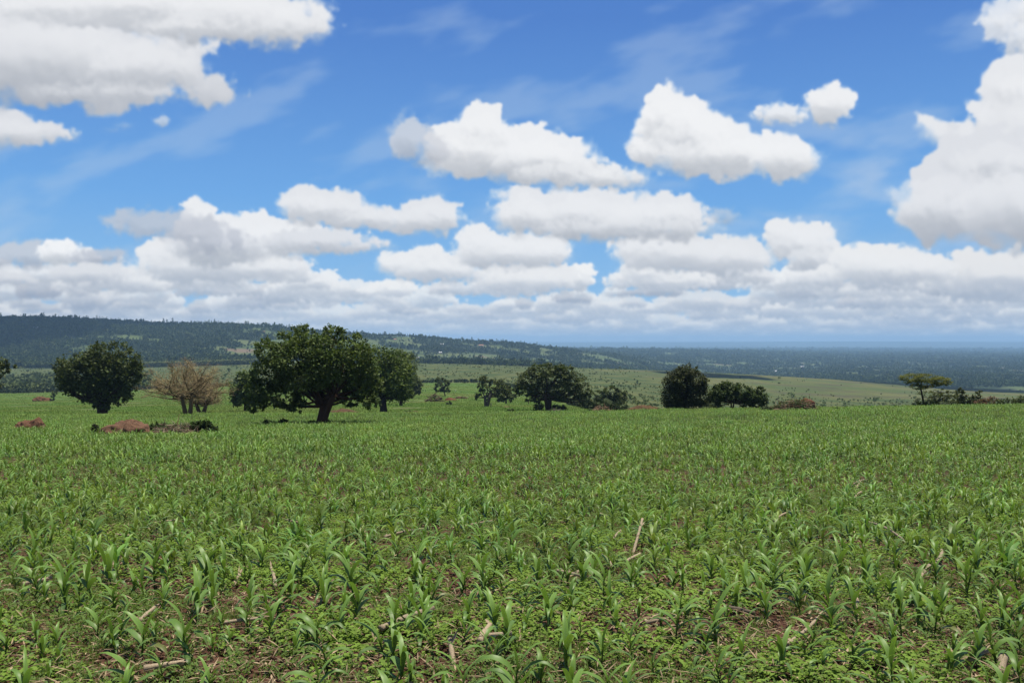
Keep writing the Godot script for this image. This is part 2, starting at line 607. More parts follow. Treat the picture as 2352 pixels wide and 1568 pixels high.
func height(x: float, z: float) -> float:
	var h := smooth_height(x, z)
	h += n_soft.get_noise_2d(x * 0.35, z * 0.35) * 0.06
	if z > 60.0:
		h += n_soft.get_noise_2d(x * 0.02, z * 0.02 + 9.0) * 0.5 * smoothstep(140.0, 400.0, z)
	if z > 1500.0:
		h += n_soft.get_noise_2d(x * 0.0022, z * 0.0022 + 30.0) * 9.0 * smoothstep(1500.0, 3500.0, z)
	return h

func spot(u: float, z: float) -> Vector3:
	var x := (u - CX) / F * z
	return Vector3(x, height(x, z), -z)

func seen_at(u: float, y: float, z0 := 4.2, z1 := 140.0) -> Vector3:
	# the point of the near ground that is measured there in the photograph
	var a := z0
	var b := z1
	for k in 40:
		var m := (a + b) * 0.5
		if (CY - y) / F * m < height((u - CX) / F * m, m):
			b = m
		else:
			a = m
	return spot(u, a)

func field_edge(u: float) -> float:
	return lerpf(158.0, 138.0, smoothstep(380.0, 760.0, u))

func meadow_end(u: float) -> float:
	if u < 480.0:
		return lerpf(840.0, 980.0, smoothstep(0.0, 400.0, u))
	return lerpf(980.0, 230.0, smoothstep(470.0, 615.0, u))

func wooded(x: float, z: float) -> float:
	# above 0 in woods, below in open fields, for the land beyond the grassy rise
	var u := x / z * F + CX
	var n := n_fine.get_noise_2d(x * 0.0028, z * 0.0024) * 1.1 + n_cell.get_noise_2d(x * 0.007, z * 0.006) * 0.16
	var bias := lerpf(0.42, -0.20, smoothstep(130.0, 290.0, u + n_soft.get_noise_2d(x * 0.0015, z * 0.0015) * 120.0))
	bias = lerpf(bias, 0.20, smoothstep(470.0, 640.0, u))
	if u < 540.0:
		bias += 0.35 * smoothstep(3250.0, 3600.0, z + (u - 200.0) * -1.2) + 0.3 * (1.0 - smoothstep(2500.0, 2750.0, z))
	return n + bias

func cover_color(x: float, z: float) -> Color:
	var u := x / maxf(z, 1.0) * F + CX
	var p := n_soft.get_noise_2d(x * 0.05, z * 0.05)
	var q := n_fine.get_noise_2d(x * 0.9, z * 0.9)
	var soil := lin(0.090, 0.042, 0.027).lerp(lin(0.125, 0.066, 0.044), clampf(q * 1.2 + 0.4, 0.0, 1.0))
	if z < 12.0:
		return soil
	var weedy := lin(0.050, 0.056, 0.024)
	var col := soil.lerp(weedy, smoothstep(20.0, 70.0, z) * 0.75)
	var edge := field_edge(u) + n_soft.get_noise_2d(x * 0.06, 3.0) * 6.0
	if z > edge - 8.0:
		var m := n_soft.get_noise_2d(x * 0.012, z * 0.012 + 4.0)
		var mead := lin(0.098, 0.178, 0.030).lerp(lin(0.138, 0.182, 0.038), smoothstep(-0.3, 0.5, m))
		mead = mead.lerp(lin(0.105, 0.10, 0.045), smoothstep(0.25, 0.6, n_fine.get_noise_2d(x * 0.03, z * 0.016)) * 0.6)
		col = col.lerp(mead, smoothstep(edge - 8.0, edge + 3.0, z))
		var e2 := meadow_end(u) * (1.0 + n_soft.get_noise_2d(x * 0.02, z * 0.01) * 0.06)
		var scrub := lin(0.062, 0.094, 0.024).lerp(lin(0.122, 0.138, 0.042), smoothstep(-0.3, 0.4, n_fine.get_noise_2d(x * 0.016, z * 0.016)))
		col = col.lerp(scrub, smoothstep(e2 - 4.0, e2 + 14.0, z))
		var tan_grass := lin(0.132, 0.142, 0.046).lerp(lin(0.086, 0.118, 0.032), smoothstep(-0.25, 0.3, n_fine.get_noise_2d(x * 0.006, z * 0.004)))
		tan_grass = tan_grass.lerp(lin(0.085, 0.072, 0.045), smoothstep(0.12, 0.4, n_fine.get_noise_2d(x * 0.004 + 7.0, z * 0.012)) * 0.7)
		var g0 := lerpf(1650.0, 1080.0, smoothstep(560.0, 720.0, u)) + n_soft.get_noise_2d(x * 0.004, 8.0) * 160.0
		col = col.lerp(tan_grass, smoothstep(g0 - 40.0, g0 + 60.0, z) * smoothstep(470.0, 600.0, u))
		if z > 1900.0:
			var cellv := n_cell.get_noise_2d(x * 0.012, z * 0.010)
			var floor_c := lin(0.085, 0.13, 0.045).lerp(lin(0.125, 0.15, 0.055), clampf(cellv * 0.5 + 0.5, 0.0, 1.0))
			if cellv > 0.86:
				floor_c = lin(0.20, 0.15, 0.10)
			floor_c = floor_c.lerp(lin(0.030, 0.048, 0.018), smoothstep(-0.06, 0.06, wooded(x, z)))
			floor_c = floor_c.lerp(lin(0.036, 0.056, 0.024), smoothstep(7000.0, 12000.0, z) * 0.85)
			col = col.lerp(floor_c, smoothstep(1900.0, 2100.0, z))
		col *= 1.0 + p * 0.12
	return col

func build_ground() -> void:
	var zs := PackedFloat32Array()
	for k in 12:
		zs.push_back(-26.0 + k * 2.5)
	var rows := 640
	for k in rows:
		zs.push_back(4.0 * pow(11500.0, k / float(rows - 1)))
	var cols := 380
	var v := PackedVector3Array()
	var c := PackedColorArray()
	var i := PackedInt32Array()
	v.resize(zs.size() * cols)
	c.resize(zs.size() * cols)
	var job := WorkerThreadPool.add_group_task(func(r):
		var z := zs[r]
		var half := maxf(34.0, 1.45 * z)
		for q in cols:
			var s := q / float(cols - 1) * 2.0 - 1.0
			var x := (0.45 * s + 0.55 * s * s * s) * half
			v[r * cols + q] = Vector3(x, height(x, z), -z)
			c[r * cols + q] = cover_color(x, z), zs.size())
	WorkerThreadPool.wait_for_group_task_completion(job)
	for r in zs.size() - 1:
		for q in cols - 1:
			var a := r * cols + q
			i.append_array(PackedInt32Array([a, a + cols, a + 1, a + 1, a + cols, a + cols + 1]))
	var m := stuff_material("ground", 0.95, 0.0, 0.25)
	m.cull_mode = BaseMaterial3D.CULL_BACK
	m.albedo_texture = grain(0.02, 0.62, 6, 2)
	m.uv1_triplanar = true
	m.uv1_world_triplanar = true
	m.uv1_scale = Vector3(0.37, 0.37, 0.37)
	m.heightmap_enabled = true
	m.heightmap_texture = m.albedo_texture
	m.heightmap_scale = 3.0
	var b := MB.new()
	b.v = v
	b.c = c
	b.i = i
	var o := part("ground", b.mesh(m, true))
	tag(o, "sloping land from the maize field down to the far plain and hills", "ground", "", "structure")

# ------------------------------------------------------------------ maize, weeds, litter
func blade(b: MB, from: Vector3, az: float, rise: float, bend: float, length: float, wide: float, col: Color, base_col: Color, r: RandomNumberGenerator, segs := 7) -> void:
	# an arching maize leaf: three points across (the middle sunk), wavy at the edges
	var k := b.v.size()
	var p := from
	var out := Vector3(cos(az), 0, sin(az))
	var side := Vector3(-sin(az), 0, cos(az))
	var turn := r.randf_range(-0.5, 0.5)
	var ph := r.randf() * TAU
	var curl := r.randf_range(-0.35, 0.35)
	for s in segs + 1:
		var t := s / float(segs)
		var a := rise - bend * pow(t, 1.5)
		var dir := out * cos(a) + Vector3.UP * sin(a)
		var sd := side.rotated(dir, turn * t + curl * t)
		var up := sd.cross(dir).normalized()
		if up.y < 0.0 and a > -1.2:
			up = -up
		var w := wide * (0.45 + 0.55 * smoothstep(0.0, 0.28, t)) * pow(1.0 - pow(t, 2.2), 0.8)
		w = maxf(w, 0.0006)
		var wave := sin(ph + t * 11.0) * 0.22 * w
		var wave2 := sin(ph + 2.0 + t * 9.0) * 0.22 * w
		var fold := lerpf(0.75, 0.22, smoothstep(0.0, 0.35, t))
		b.v.push_back(p + sd * w + up * (w * fold + wave))
		b.v.push_back(p)
		b.v.push_back(p - sd * w + up * (w * fold + wave2))
		var cc := base_col.lerp(col, smoothstep(0.0, 0.45, t))
		if t > 0.86 and turn > 0.3:
			cc = cc.lerp(lin(0.22, 0.17, 0.07), (t - 0.86) * 6.0)
		b.c.push_back(cc)
		b.c.push_back(cc.lerp(lin(0.11, 0.19, 0.055), 0.55))
		b.c.push_back(cc)
		p += dir * (length / segs)
	for s in segs:
		var q := k + s * 3
		for e in 2:
			b.i.append_array(PackedInt32Array([q + e, q + e + 3, q + e + 1, q + e + 1, q + e + 3, q + e + 4]))

func maize_pieces(r: RandomNumberGenerator, tall: float, n_leaves: int, segs := 7) -> Array:
	# [stalk, leaf, leaf ...] each a builder of its own; stands 0.42 m high at tall = 1
	var out := []
	var st := MB.new()
	var lean := Vector3(r.randf_range(-0.05, 0.05), 0, r.randf_range(-0.05, 0.05))
	var hs := 0.21 * tall
	st.tube([Vector3(0, -0.03, 0), lean * 0.3 + Vector3(0, hs * 0.4, 0), lean + Vector3(0, hs, 0)], [0.0085 * tall, 0.0075 * tall, 0.005 * tall], 5, lin(0.075, 0.135, 0.032), false)
	out.append(st)
	var az := r.randf() * TAU
	for q in n_leaves:
		var t := q / float(n_leaves - 1)
		var b := MB.new()
		az += PI + r.randf_range(-0.5, 0.5)
		var from := lean * t + Vector3(0, hs * (0.12 + 0.85 * t), 0)
		var young := smoothstep(0.55, 1.0, t)
		var rise := lerpf(0.6, 1.33, t) + r.randf_range(-0.16, 0.16)
		var bend := lerpf(2.4, 1.35, young) * r.randf_range(0.75, 1.25)
		var length: float = tall * lerpf(0.18, 0.34, sin(clampf(t * 1.25, 0.0, 1.0) * PI * 0.75)) * r.randf_range(0.85, 1.2)
		var wide: float = tall * lerpf(0.0145, 0.0265, sin(t * PI * 0.8 + 0.2)) * r.randf_range(0.85, 1.2)
		var g := r.randf_range(0.85, 1.18)
		var col := (lin(0.046, 0.100, 0.026).lerp(lin(0.162, 0.280, 0.046), t) * g).lerp(lin(0.20, 0.17, 0.06), 0.7 if q < 2 and r.randf() < 0.22 else 0.0)
		blade(b, from, az, rise, bend, length, wide, col, lin(0.115, 0.195, 0.026), r, segs)
		out.append(b)
	return out

func maize_label(p: Vector2, said: Dictionary) -> String:
	# a plant beside one of the old stalks is told by it; the others look alike
	for a in stalks:
		var m: Vector2 = a[0]
		var d := p - m
		if d.length() > 0.75:
			continue
		var how := ("left of" if d.x < 0.0 else "right of") if absf(d.x) > absf(d.y) else ("behind" if d.y > 0.0 else "in front of")
		var t: String = "maize plant " + how + " the " + a[1]
		if not said.has(t) and t.split(" ").size() <= 16:
			said[t] = true
			return t
	return "young green maize plant with arching leaves, away from any old stalk in the near field"

var stalks := []

func plant_tone(r: RandomNumberGenerator) -> Color:
	# some plants are deep green, some pale or yellowish
	var g := r.randf_range(0.62, 1.32)
	return Color(g * r.randf_range(0.85, 1.2), g, g * r.randf_range(0.8, 1.2))

func build_maize() -> void:
	var r := RandomNumberGenerator.new()
	r.seed = 311
	var mat := stuff_material("maize_leaf", 0.45, 0.62, 0.38)
	var kinds := []
	for k in 14:
		var pieces := maize_pieces(r, r.randf_range(0.85, 1.2), 6 + r.randi() % 3)
		var meshes := []
		for b in pieces:
			meshes.append(b.mesh(mat, true))
		kinds.append(meshes)
	# where plants stand: a jittered grid over the field in view, nearest first
	var spots := []
	var z := 4.6
	while z < 17.0:
		var half := z * 0.66 + 1.0
		var x := -half
		while x < half:
			var p := Vector2(x + r.randf_range(-0.17, 0.17), z + r.randf_range(-0.2, 0.2))
			x += 0.33
			var thin := n_soft.get_noise_2d(p.x * 0.5, p.y * 0.5 + 20.0)
			if r.randf() < 0.98 + thin * 0.9:
				spots.append(p)
		z += 0.38
	var inside := []
	var rest := []
	for p in spots:
		var u: float = p.x / p.y * F + CX
		var y: float = CY - (height(p.x, p.y) + 0.25) / p.y * F
		if u > -25.0 and u < 1049.0 and y < 705.0:
			inside.append(p)
		else:
			rest.append(p)
	inside.sort_custom(func(a, b): return a.y < b.y)
	var first := {}
	var said := {}
	for q in inside.size():
		var p: Vector2 = inside[q]
		if q >= 300:
			rest.append(p)
			continue
		var k := r.randi() % kinds.size()
		var o: Node3D
		var parts_shown := true
		if first.has(k):
			o = first[k].duplicate()
			o.name = numbered("maize_plant")
			add_child(o)
		else:
			o = thing("maize_plant", "", "plant", Vector3.ZERO)
			part("stalk", kinds[k][0], o)
			for e in range(1, kinds[k].size()):
				part("leaf", kinds[k][e], o)
			first[k] = o
		o.position = Vector3(p.x, height(p.x, p.y), -p.y)
		o.rotation.y = r.randf() * TAU
		var s := r.randf_range(0.52, 1.06) * (0.88 + 0.14 * smoothstep(5.0, 9.0, p.y))
		o.scale = Vector3(s, s * r.randf_range(0.92, 1.12), s)
		tag(o, maize_label(p, said), "plant", "maize plants in the near field")
	# the rest of the field
	var crop := Node3D.new()
	crop.name = "maize_crop"
	add_child(crop)
	tag(crop, "dense young maize covering the slope as far as the trees", "crop", "", "stuff")
	var tufts := []
	for k in 3:
		var b := MB.new()
		for e in 8:
			var one := MB.new()
			for pc in maize_pieces(r, r.randf_range(0.8, 1.2), 5 + r.randi() % 3, 4):
				one.add(pc, Transform3D.IDENTITY)
			b.add(one, Transform3D(Basis(Vector3.UP, r.randf() * TAU), Vector3((e % 3 - 1) * 0.45 + r.randf_range(-0.16, 0.16), 0, (e / 3 - 1) * 0.45 + r.randf_range(-0.16, 0.16))))
		tufts.append(b.mesh(mat, true))
	var single := []
	for k in 5:
		var one := MB.new()
		for pc in maize_pieces(r, r.randf_range(0.85, 1.15), 6 + r.randi() % 2, 5):
			one.add(pc, Transform3D.IDENTITY)
		single.append(one.mesh(mat, true))
	var rows := []
	for k in 5:
		rows.append(PackedFloat32Array())
	z = 17.0
	while z < 34.0:
		var half := z * 0.64 + 1.0
		var x := -half
		while x < half:
			var p := Vector2(x + r.randf_range(-0.17, 0.17), z + r.randf_range(-0.2, 0.2))
			x += 0.33
			if r.randf() < 0.86 + n_soft.get_noise_2d(p.x * 0.4, p.y * 0.4 + 20.0) * 0.7 + 0.05:
				rest.append(p)
		z += 0.38
	for p in rest:
		var s := r.randf_range(0.52, 1.06) * (0.88 + 0.14 * smoothstep(5.0, 9.0, p.y))
		tinted_row(rows[r.randi() % 5], Transform3D(Basis(Vector3.UP, r.randf() * TAU).scaled(Vector3(s, s, s)), Vector3(p.x, height(p.x, p.y), -p.y)), plant_tone(r))
	for k in 5:
		many("maize_plants", single[k], rows[k], true, crop)
	rows = [PackedFloat32Array(), PackedFloat32Array(), PackedFloat32Array()]
	z = 34.0
	while z < 160.0:
		var half := z * 0.63 + 2.0
		var x := -half
		var step := 1.15
		while x < half:
			var p := Vector2(x + r.randf_range(-0.3, 0.3), z + r.randf_range(-0.3, 0.3))
			x += step
			var u := p.x / p.y * F + CX
			if p.distance_to(Vector2(-30.5, 72.0)) < 1.4 or p.distance_to(Vector2(-27.2, 72.0)) < 1.2:
				continue
			if p.y > field_edge(u) + n_soft.get_noise_2d(p.x * 0.1, 6.0) * 5.0:
				continue
			var s := r.randf_range(0.8, 1.35) * (1.0 + n_soft.get_noise_2d(p.x * 0.06, p.y * 0.06) * 0.25)
			tinted_row(rows[r.randi() % 3], Transform3D(Basis(Vector3.UP, r.randf() * TAU).scaled(Vector3(s, s, s)), Vector3(p.x, height(p.x, p.y) - 0.01, -p.y)), plant_tone(r))
		z += 1.15
	for k in 3:
		many("maize_plants", tufts[k], rows[k], true, crop)

func weed_mesh(r: RandomNumberGenerator, kind: int, mat: Material) -> ArrayMesh:
	# a half-metre patch of low weeds: broad leaves, feathery sprigs or grass
	var b := MB.new()
	var plants: int = [42, 44, 34][kind]
	for q in plants:
		var at := Vector3(r.randf_range(-0.3, 0.3), 0, r.randf_range(-0.3, 0.3))
		var g := r.randf_range(0.75, 1.25)
		if kind == 0:
			var tall := r.randf_range(0.02, 0.10)
			for e in r.randi_range(5, 9):
				var az := r.randf() * TAU
				var d := Vector3(cos(az), r.randf_range(-0.1, 0.5), sin(az)).normalized()
				var l := r.randf_range(0.022, 0.05)
				b.rhomb(at + Vector3(0, tall * r.randf_range(0.5, 1.1), 0) + d * 0.008, d * l, d.cross(Vector3.UP).normalized() * l * 0.36, Vector3(0, l * 0.12, 0), lin(0.165, 0.260, 0.044) * g)
		elif kind == 1:
			for e in r.randi_range(8, 13):
				var az := r.randf() * TAU
				var up := r.randf_range(0.2, 1.4)
				var d := Vector3(cos(az), up, sin(az)).normalized()
				var l := r.randf_range(0.016, 0.036)
				var p := at + Vector3(cos(az), 0, sin(az)) * r.randf_range(0.0, 0.03) + Vector3(0, r.randf_range(0.005, 0.08), 0)
				b.rhomb(p, d * l, d.cross(Vector3.UP).normalized() * l * 0.28, Vector3.ZERO, lin(0.115, 0.18, 0.045) * g)
		else:
			for e in r.randi_range(6, 10):
				var az := r.randf() * TAU
				var d := Vector3(cos(az) * 0.6, r.randf_range(0.5, 1.4), sin(az) * 0.6).normalized()
				var l := r.randf_range(0.04, 0.12)
				b.rhomb(at, d * l, d.cross(Vector3.UP).normalized() * 0.003, Vector3(0, -0.003, 0), lin(0.14, 0.205, 0.052) * g)
	return b.mesh(mat)

func build_weeds() -> void:
	var r := RandomNumberGenerator.new()
	r.seed = 88
	var mat := stuff_material("weed_leaf", 0.65, 0.8, 0.25)
	var meshes := []
	for k in 3:
		for e in 2:
			meshes.append(weed_mesh(r, k, mat))
	var rows := []
	for k in 6:
		rows.append(PackedFloat32Array())
	var z := 3.3
	while z < 60.0:
		var step := 0.29 if z < 20.0 else 0.55 if z < 50.0 else 1.1
		var half := z * 0.64 + 1.2
		var x := -half
		while x < half:
			var p := Vector2(x + r.randf_range(-0.5, 0.5) * step, z + r.randf_range(-0.5, 0.5) * step)
			x += step
			var bare := n_soft.get_noise_2d(p.x * 0.45 + 70.0, p.y * 0.45) + n_soft.get_noise_2d(p.x * 1.6, p.y * 1.6) * 0.5
			if bare < -0.21 or r.randf() < 0.10 + 0.6 * smoothstep(14.0, 35.0, p.y):
				continue
			var which := n_soft.get_noise_2d(p.x * 0.35 + 11.0, p.y * 0.35)
			var k := 0 if which > 0.06 + r.randf_range(-0.18, 0.18) else (1 if r.randf() < 0.6 else 2)
			var s := r.randf_range(0.75, 1.3) * (step / 0.42 if z > 20.0 else 1.0)
			row(rows[k * 2 + r.randi() % 2], Transform3D(Basis(Vector3.UP, r.randf() * TAU).scaled(Vector3(s, minf(s, 1.6), s)), Vector3(p.x, height(p.x, p.y), -p.y)))
		z += step
	var top := Node3D.new()
	top.name = "weeds"
	add_child(top)
	tag(top, "low light green weeds covering the soil between the maize", "weeds", "", "stuff")
	for k in 6:
		many(["broad_leaved_weeds", "feathery_weeds", "grass"][k / 2], meshes[k], rows[k], false, top)
	# bits of straw
	var b := MB.new()
	for q in 16:
		var az := r.randf() * TAU
		var l := r.randf_range(0.03, 0.16)
		var d := Vector3(cos(az), r.randf_range(-0.1, 0.25), sin(az))
		b.rhomb(Vector3(r.randf_range(-0.45, 0.45), r.randf_range(0.012, 0.04), r.randf_range(-0.45, 0.45)), d * l, d.cross(Vector3.UP).normalized() * r.randf_range(0.002, 0.007), Vector3(0, 0.003, 0), lin(0.34, 0.26, 0.16) * r.randf_range(0.45, 1.1))
	var straw := PackedFloat32Array()
	for q in 3600:
		var zz := 3.6 * pow(18.0, r.randf())
		var x := r.randf_range(-0.64, 0.64) * zz
		var s := r.randf_range(0.8, 1.5) * maxf(1.0, zz / 25.0)
		row(straw, Transform3D(Basis(Vector3.UP, r.randf() * TAU).scaled(Vector3(s, s, s)), Vector3(x, height(x, zz), -zz)))
	tag(many("straw_litter", b.mesh(stuff_material("straw", 0.8, 0.0, 0.3)), straw, false), "pale bits of old maize straw lying between the plants", "litter")
	# crumbs of soil
	var cl := MB.new()
	for q in 26:
		var rr := r.randf_range(0.008, 0.035)
		lump(cl, Vector3(r.randf_range(-0.4, 0.4), rr * 0.3, r.randf_range(-0.4, 0.4)), Vector3(rr, rr * 0.7, rr), 4, 6, 0.35, lin(0.085, 0.045, 0.030) * r.randf_range(0.7, 1.2), q)
	var clods := PackedFloat32Array()
	for q in 1500:
		var zz := 3.6 * pow(7.0, r.randf())
		var x := r.randf_range(-0.64, 0.64) * zz
		row(clods, Transform3D(Basis(Vector3.UP, r.randf() * TAU), Vector3(x, height(x, zz) - 0.004, -zz)))
	tag(many("soil_clods", cl.mesh(stuff_material("soil", 0.95, 0.0, 0.2), true), clods, false), "crumbling red brown clods of soil between the weeds", "soil")

func lump(b: MB, at: Vector3, size: Vector3, rings: int, sides: int, rough: float, col: Color, sd: int) -> void:
	# a rough closed lump
	var k := b.v.size()
	for s in rings + 1:
		var t := PI * s / rings
		for q in sides:
			var a := TAU * q / sides
			var d := Vector3(sin(t) * cos(a), cos(t), sin(t) * sin(a))
			var f := 1.0 + n_soft.get_noise_3d(d.x * 1.3 + sd * 7.1, d.y * 1.3, d.z * 1.3) * rough + n_fine.get_noise_3d(d.x * 4.0 + sd, d.y * 4.0, d.z * 4.0) * rough * 0.4
			b.v.push_back(at + d * size * f)
			b.c.push_back(col * (1.0 + n_fine.get_noise_3d(d.x * 3.0 + sd, d.y * 3.0, d.z * 3.0) * 0.25))
	for s in rings:
		for q in sides:
			var a := k + s * sides + q
			var c := k + s * sides + (q + 1) % sides
			b.i.append_array(PackedInt32Array([a, c, a + sides, c, c + sides, a + sides]))

func dry_stalk(u0: float, y0: float, u1: float, y1: float, thick: float, label: String, lift := 0.0) -> void:
	# an old maize stalk lying between two points measured in the photograph (its pixels, 2560 across)
	var a := seen_at(u0 / 2.5, y0 / 2.5)
	var e := seen_at(u1 / 2.5, y1 / 2.5)
	if lift > 0.0:
		var zz := -a.z + (y0 - y1) / 2.5 / F * -a.z * 1.3   # it leans away
		e = Vector3((u1 / 2.5 - CX) / F * zz, (CY - y1 / 2.5) / F * zz, -zz)
	var r := RandomNumberGenerator.new()
	r.seed = int(u0 * 3.0 + y0)
	thick *= 1.4
	a.y += thick * 0.9 + (0.075 if lift == 0.0 else -0.02)
	e.y += thick * 0.9 + (0.10 if lift == 0.0 else 0.0)
	var o := thing("dry_stalk", label, "dry stalk", (a + e) * 0.5, 0.0, "old maize stalks lying in the field")
	var axis := e - a
	stalks.append([Vector2((a.x + e.x) * 0.5, -(a.z + e.z) * 0.5), label])
	var joints := maxi(1, roundi(axis.length() / 0.17))
	var b := MB.new()
	var path := []
	var rad := []
	var bow := Vector3(r.randf_range(-0.03, 0.03), r.randf_range(-0.01, 0.02), r.randf_range(-0.03, 0.03)) * axis.length()
	for q in joints * 4 + 1:
		var t := q / float(joints * 4)
		path.append(axis * (t - 0.5) + bow * sin(t * PI))
		rad.append(thick * (1.16 if q % 4 == 0 else 0.95) * lerpf(1.05, 0.85, t))
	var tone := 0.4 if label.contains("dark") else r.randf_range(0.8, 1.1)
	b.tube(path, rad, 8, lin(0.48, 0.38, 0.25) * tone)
	part("stem", b.mesh(dry_mat, true), o)
	# a torn sheath that still clings to it
	for q in 2 + r.randi() % 2:
		var sh := MB.new()
		var p: Vector3 = path[r.randi() % path.size()]
		var d := (axis.normalized() + Vector3(r.randf_range(-0.7, 0.7), r.randf_range(-0.1, 0.5), r.randf_range(-0.7, 0.7))).normalized()
		sh.rhomb(p, d * r.randf_range(0.06, 0.18), d.cross(Vector3.UP).normalized() * r.randf_range(0.006, 0.016), Vector3(0, 0.008, 0), lin(0.44, 0.34, 0.22) * tone)
		part("torn_sheath", sh.mesh(dry_mat, true), o)

var dry_mat: StandardMaterial3D

func build_stalks() -> void:
	dry_mat = stuff_material("dry_stalk", 0.75, 0.0, 0.35)
	dry_mat.albedo_texture = grain(0.03, 0.5, 5, 12)
	dry_mat.uv1_triplanar = true
	dry_mat.uv1_scale = Vector3(7, 7, 7)
	dry_stalk(952, 1599, 1082, 1553, 0.017, "thickest pale stalk lying slantwise between maize plants near the bottom centre")
	dry_stalk(348, 1577, 386, 1551, 0.013, "short pale stalk lying slantwise in weeds at the lower left")
	dry_stalk(581, 1463, 600, 1438, 0.013, "short pale stalk leaning over weeds left of the bottom centre", 1.0)
	dry_stalk(283, 1416, 286, 1394, 0.012, "short upright stump of a pale stalk in the left field", 1.0)
	dry_stalk(57, 1480, 130, 1470, 0.014, "pale stalk lying level near the left picture edge")
	dry_stalk(360, 1704, 459, 1698, 0.014, "pale stalk lying level at the very bottom, left of centre")
	dry_stalk(555, 1583, 650, 1579, 0.011, "thin pale stalk lying level in weeds right of a short slanting one")
	dry_stalk(283, 1348, 333, 1357, 0.011, "thin pale stalk sloping down to the right in the left field")
	dry_stalk(386, 1318, 440, 1314, 0.011, "thin pale stalk lying level among the left maize")
	dry_stalk(688, 1486, 678, 1444, 0.013, "pale stalk pointing straight away from the camera, left of centre")
	dry_stalk(905, 1543, 902, 1520, 0.011, "small upright pale stub beside a maize plant")
	dry_stalk(1135, 1660, 1124, 1596, 0.014, "upright broken pale stake at the bottom centre beside bare soil", 1.0)
	dry_stalk(1199, 1633, 1225, 1599, 0.016, "pale split husk stalk rising from bare soil at the bottom centre")
	dry_stalk(1212, 1618, 1279, 1621, 0.014, "pale stalk lying level over bare soil at the bottom centre")
	dry_stalk(1045, 1394, 1084, 1389, 0.013, "short pale stalk lying level in mid field")
	dry_stalk(961, 1356, 1068, 1338, 0.013, "long pale stalk lying in mid field behind tall maize")
	dry_stalk(1152, 1330, 1229, 1318, 0.013, "pale stalk half hidden behind maize right of the centre")
	dry_stalk(693, 1304, 743, 1321, 0.012, "brownish stalk sloping down to the right in mid field")
	dry_stalk(1582, 1384, 1606, 1299, 0.015, "long pale stalk standing aslant out of the weeds right of centre", 1.0)
	dry_stalk(1533, 1434, 1520, 1397, 0.015, "short thick pale stalk tilted to the left, right of centre", 1.0)
	dry_stalk(1395, 1445, 1467, 1468, 0.013, "pale stalk lowest in the crossed heap right of centre")
	dry_stalk(1446, 1463, 1437, 1438, 0.014, "stubby pale stalk standing in the crossed heap right of centre", 1.0)
	dry_stalk(1440, 1450, 1470, 1438, 0.012, "pale stalk lying on top of the crossed heap right of centre")
	dry_stalk(1534, 1361, 1552, 1343, 0.011, "small pale stalk lying left of the long slanting one")
	dry_stalk(1566, 1420, 1600, 1406, 0.013, "grey brown stalk lying below the long slanting one")
	dry_stalk(1613, 1582, 1663, 1581, 0.012, "pale stalk lying level on bare soil below a maize plant")
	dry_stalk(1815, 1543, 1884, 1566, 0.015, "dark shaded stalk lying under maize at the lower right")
	dry_stalk(1498, 1294, 1516, 1304, 0.015, "small split pale husk in mid field")
	dry_stalk(2172, 1317, 2258, 1368, 0.013, "long pale stalk sloping down to the right in the right field")
	dry_stalk(2333, 1432, 2354, 1398, 0.016, "thick pale stalk behind a broad maize plant at the right")
	dry_stalk(2300, 1464, 2323, 1440, 0.018, "thick pale stub just below another at the right")
	dry_stalk(2142, 1530, 2145, 1497, 0.012, "small upright pale stalk beside a maize plant at the right", 1.0)
	dry_stalk(2140, 1222, 2152, 1205, 0.020, "upright pale stalk in the far heap of old stalks", 1.0)
	dry_stalk(2137, 1255, 2166, 1238, 0.020, "slanting pale stalk at the foot of the far heap of old stalks")
	dry_stalk(2125, 1222, 2170, 1208, 0.018, "pale stalk across the top of the far heap of old stalks")
	dry_stalk(2203, 1222, 2219, 1238, 0.020, "pale stalk right of the far heap of old stalks")
	dry_stalk(2498, 1698, 2509, 1650, 0.024, "thick split pale husk at the lower right corner", 1.0)
	dry_stalk(2425, 1681, 2476, 1665, 0.013, "pale stalk lying left of the thick husk in the lower right corner")
	dry_stalk(1935, 1313, 2000, 1290, 0.012, "thin pale stalk lying behind maize in the right field")
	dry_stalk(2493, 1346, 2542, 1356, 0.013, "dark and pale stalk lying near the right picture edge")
	dry_stalk(1966, 1640, 2044, 1578, 0.010, "thin pale stalk lying in weeds at the lower right")

# ------------------------------------------------------------------ trees
var leaf_mats := {}

func leaf_material(called: String, rough: float, back: float, spec: float) -> StandardMaterial3D:
	if not leaf_mats.has(called):
		leaf_mats[called] = stuff_material(called, rough, back, spec)
	return leaf_mats[called]

func bark_material() -> StandardMaterial3D:
	if not leaf_mats.has("bark"):
		var m := stuff_material("bark", 0.9, 0.0, 0.2)
		m.albedo_texture = grain(0.03, 0.45, 5, 31)
		m.uv1_triplanar = true
		m.uv1_scale = Vector3(1.3, 0.4, 1.3)
		m.heightmap_enabled = true
		m.heightmap_texture = m.albedo_texture
		m.heightmap_scale = 4.0
		leaf_mats["bark"] = m
	return leaf_mats["bark"]

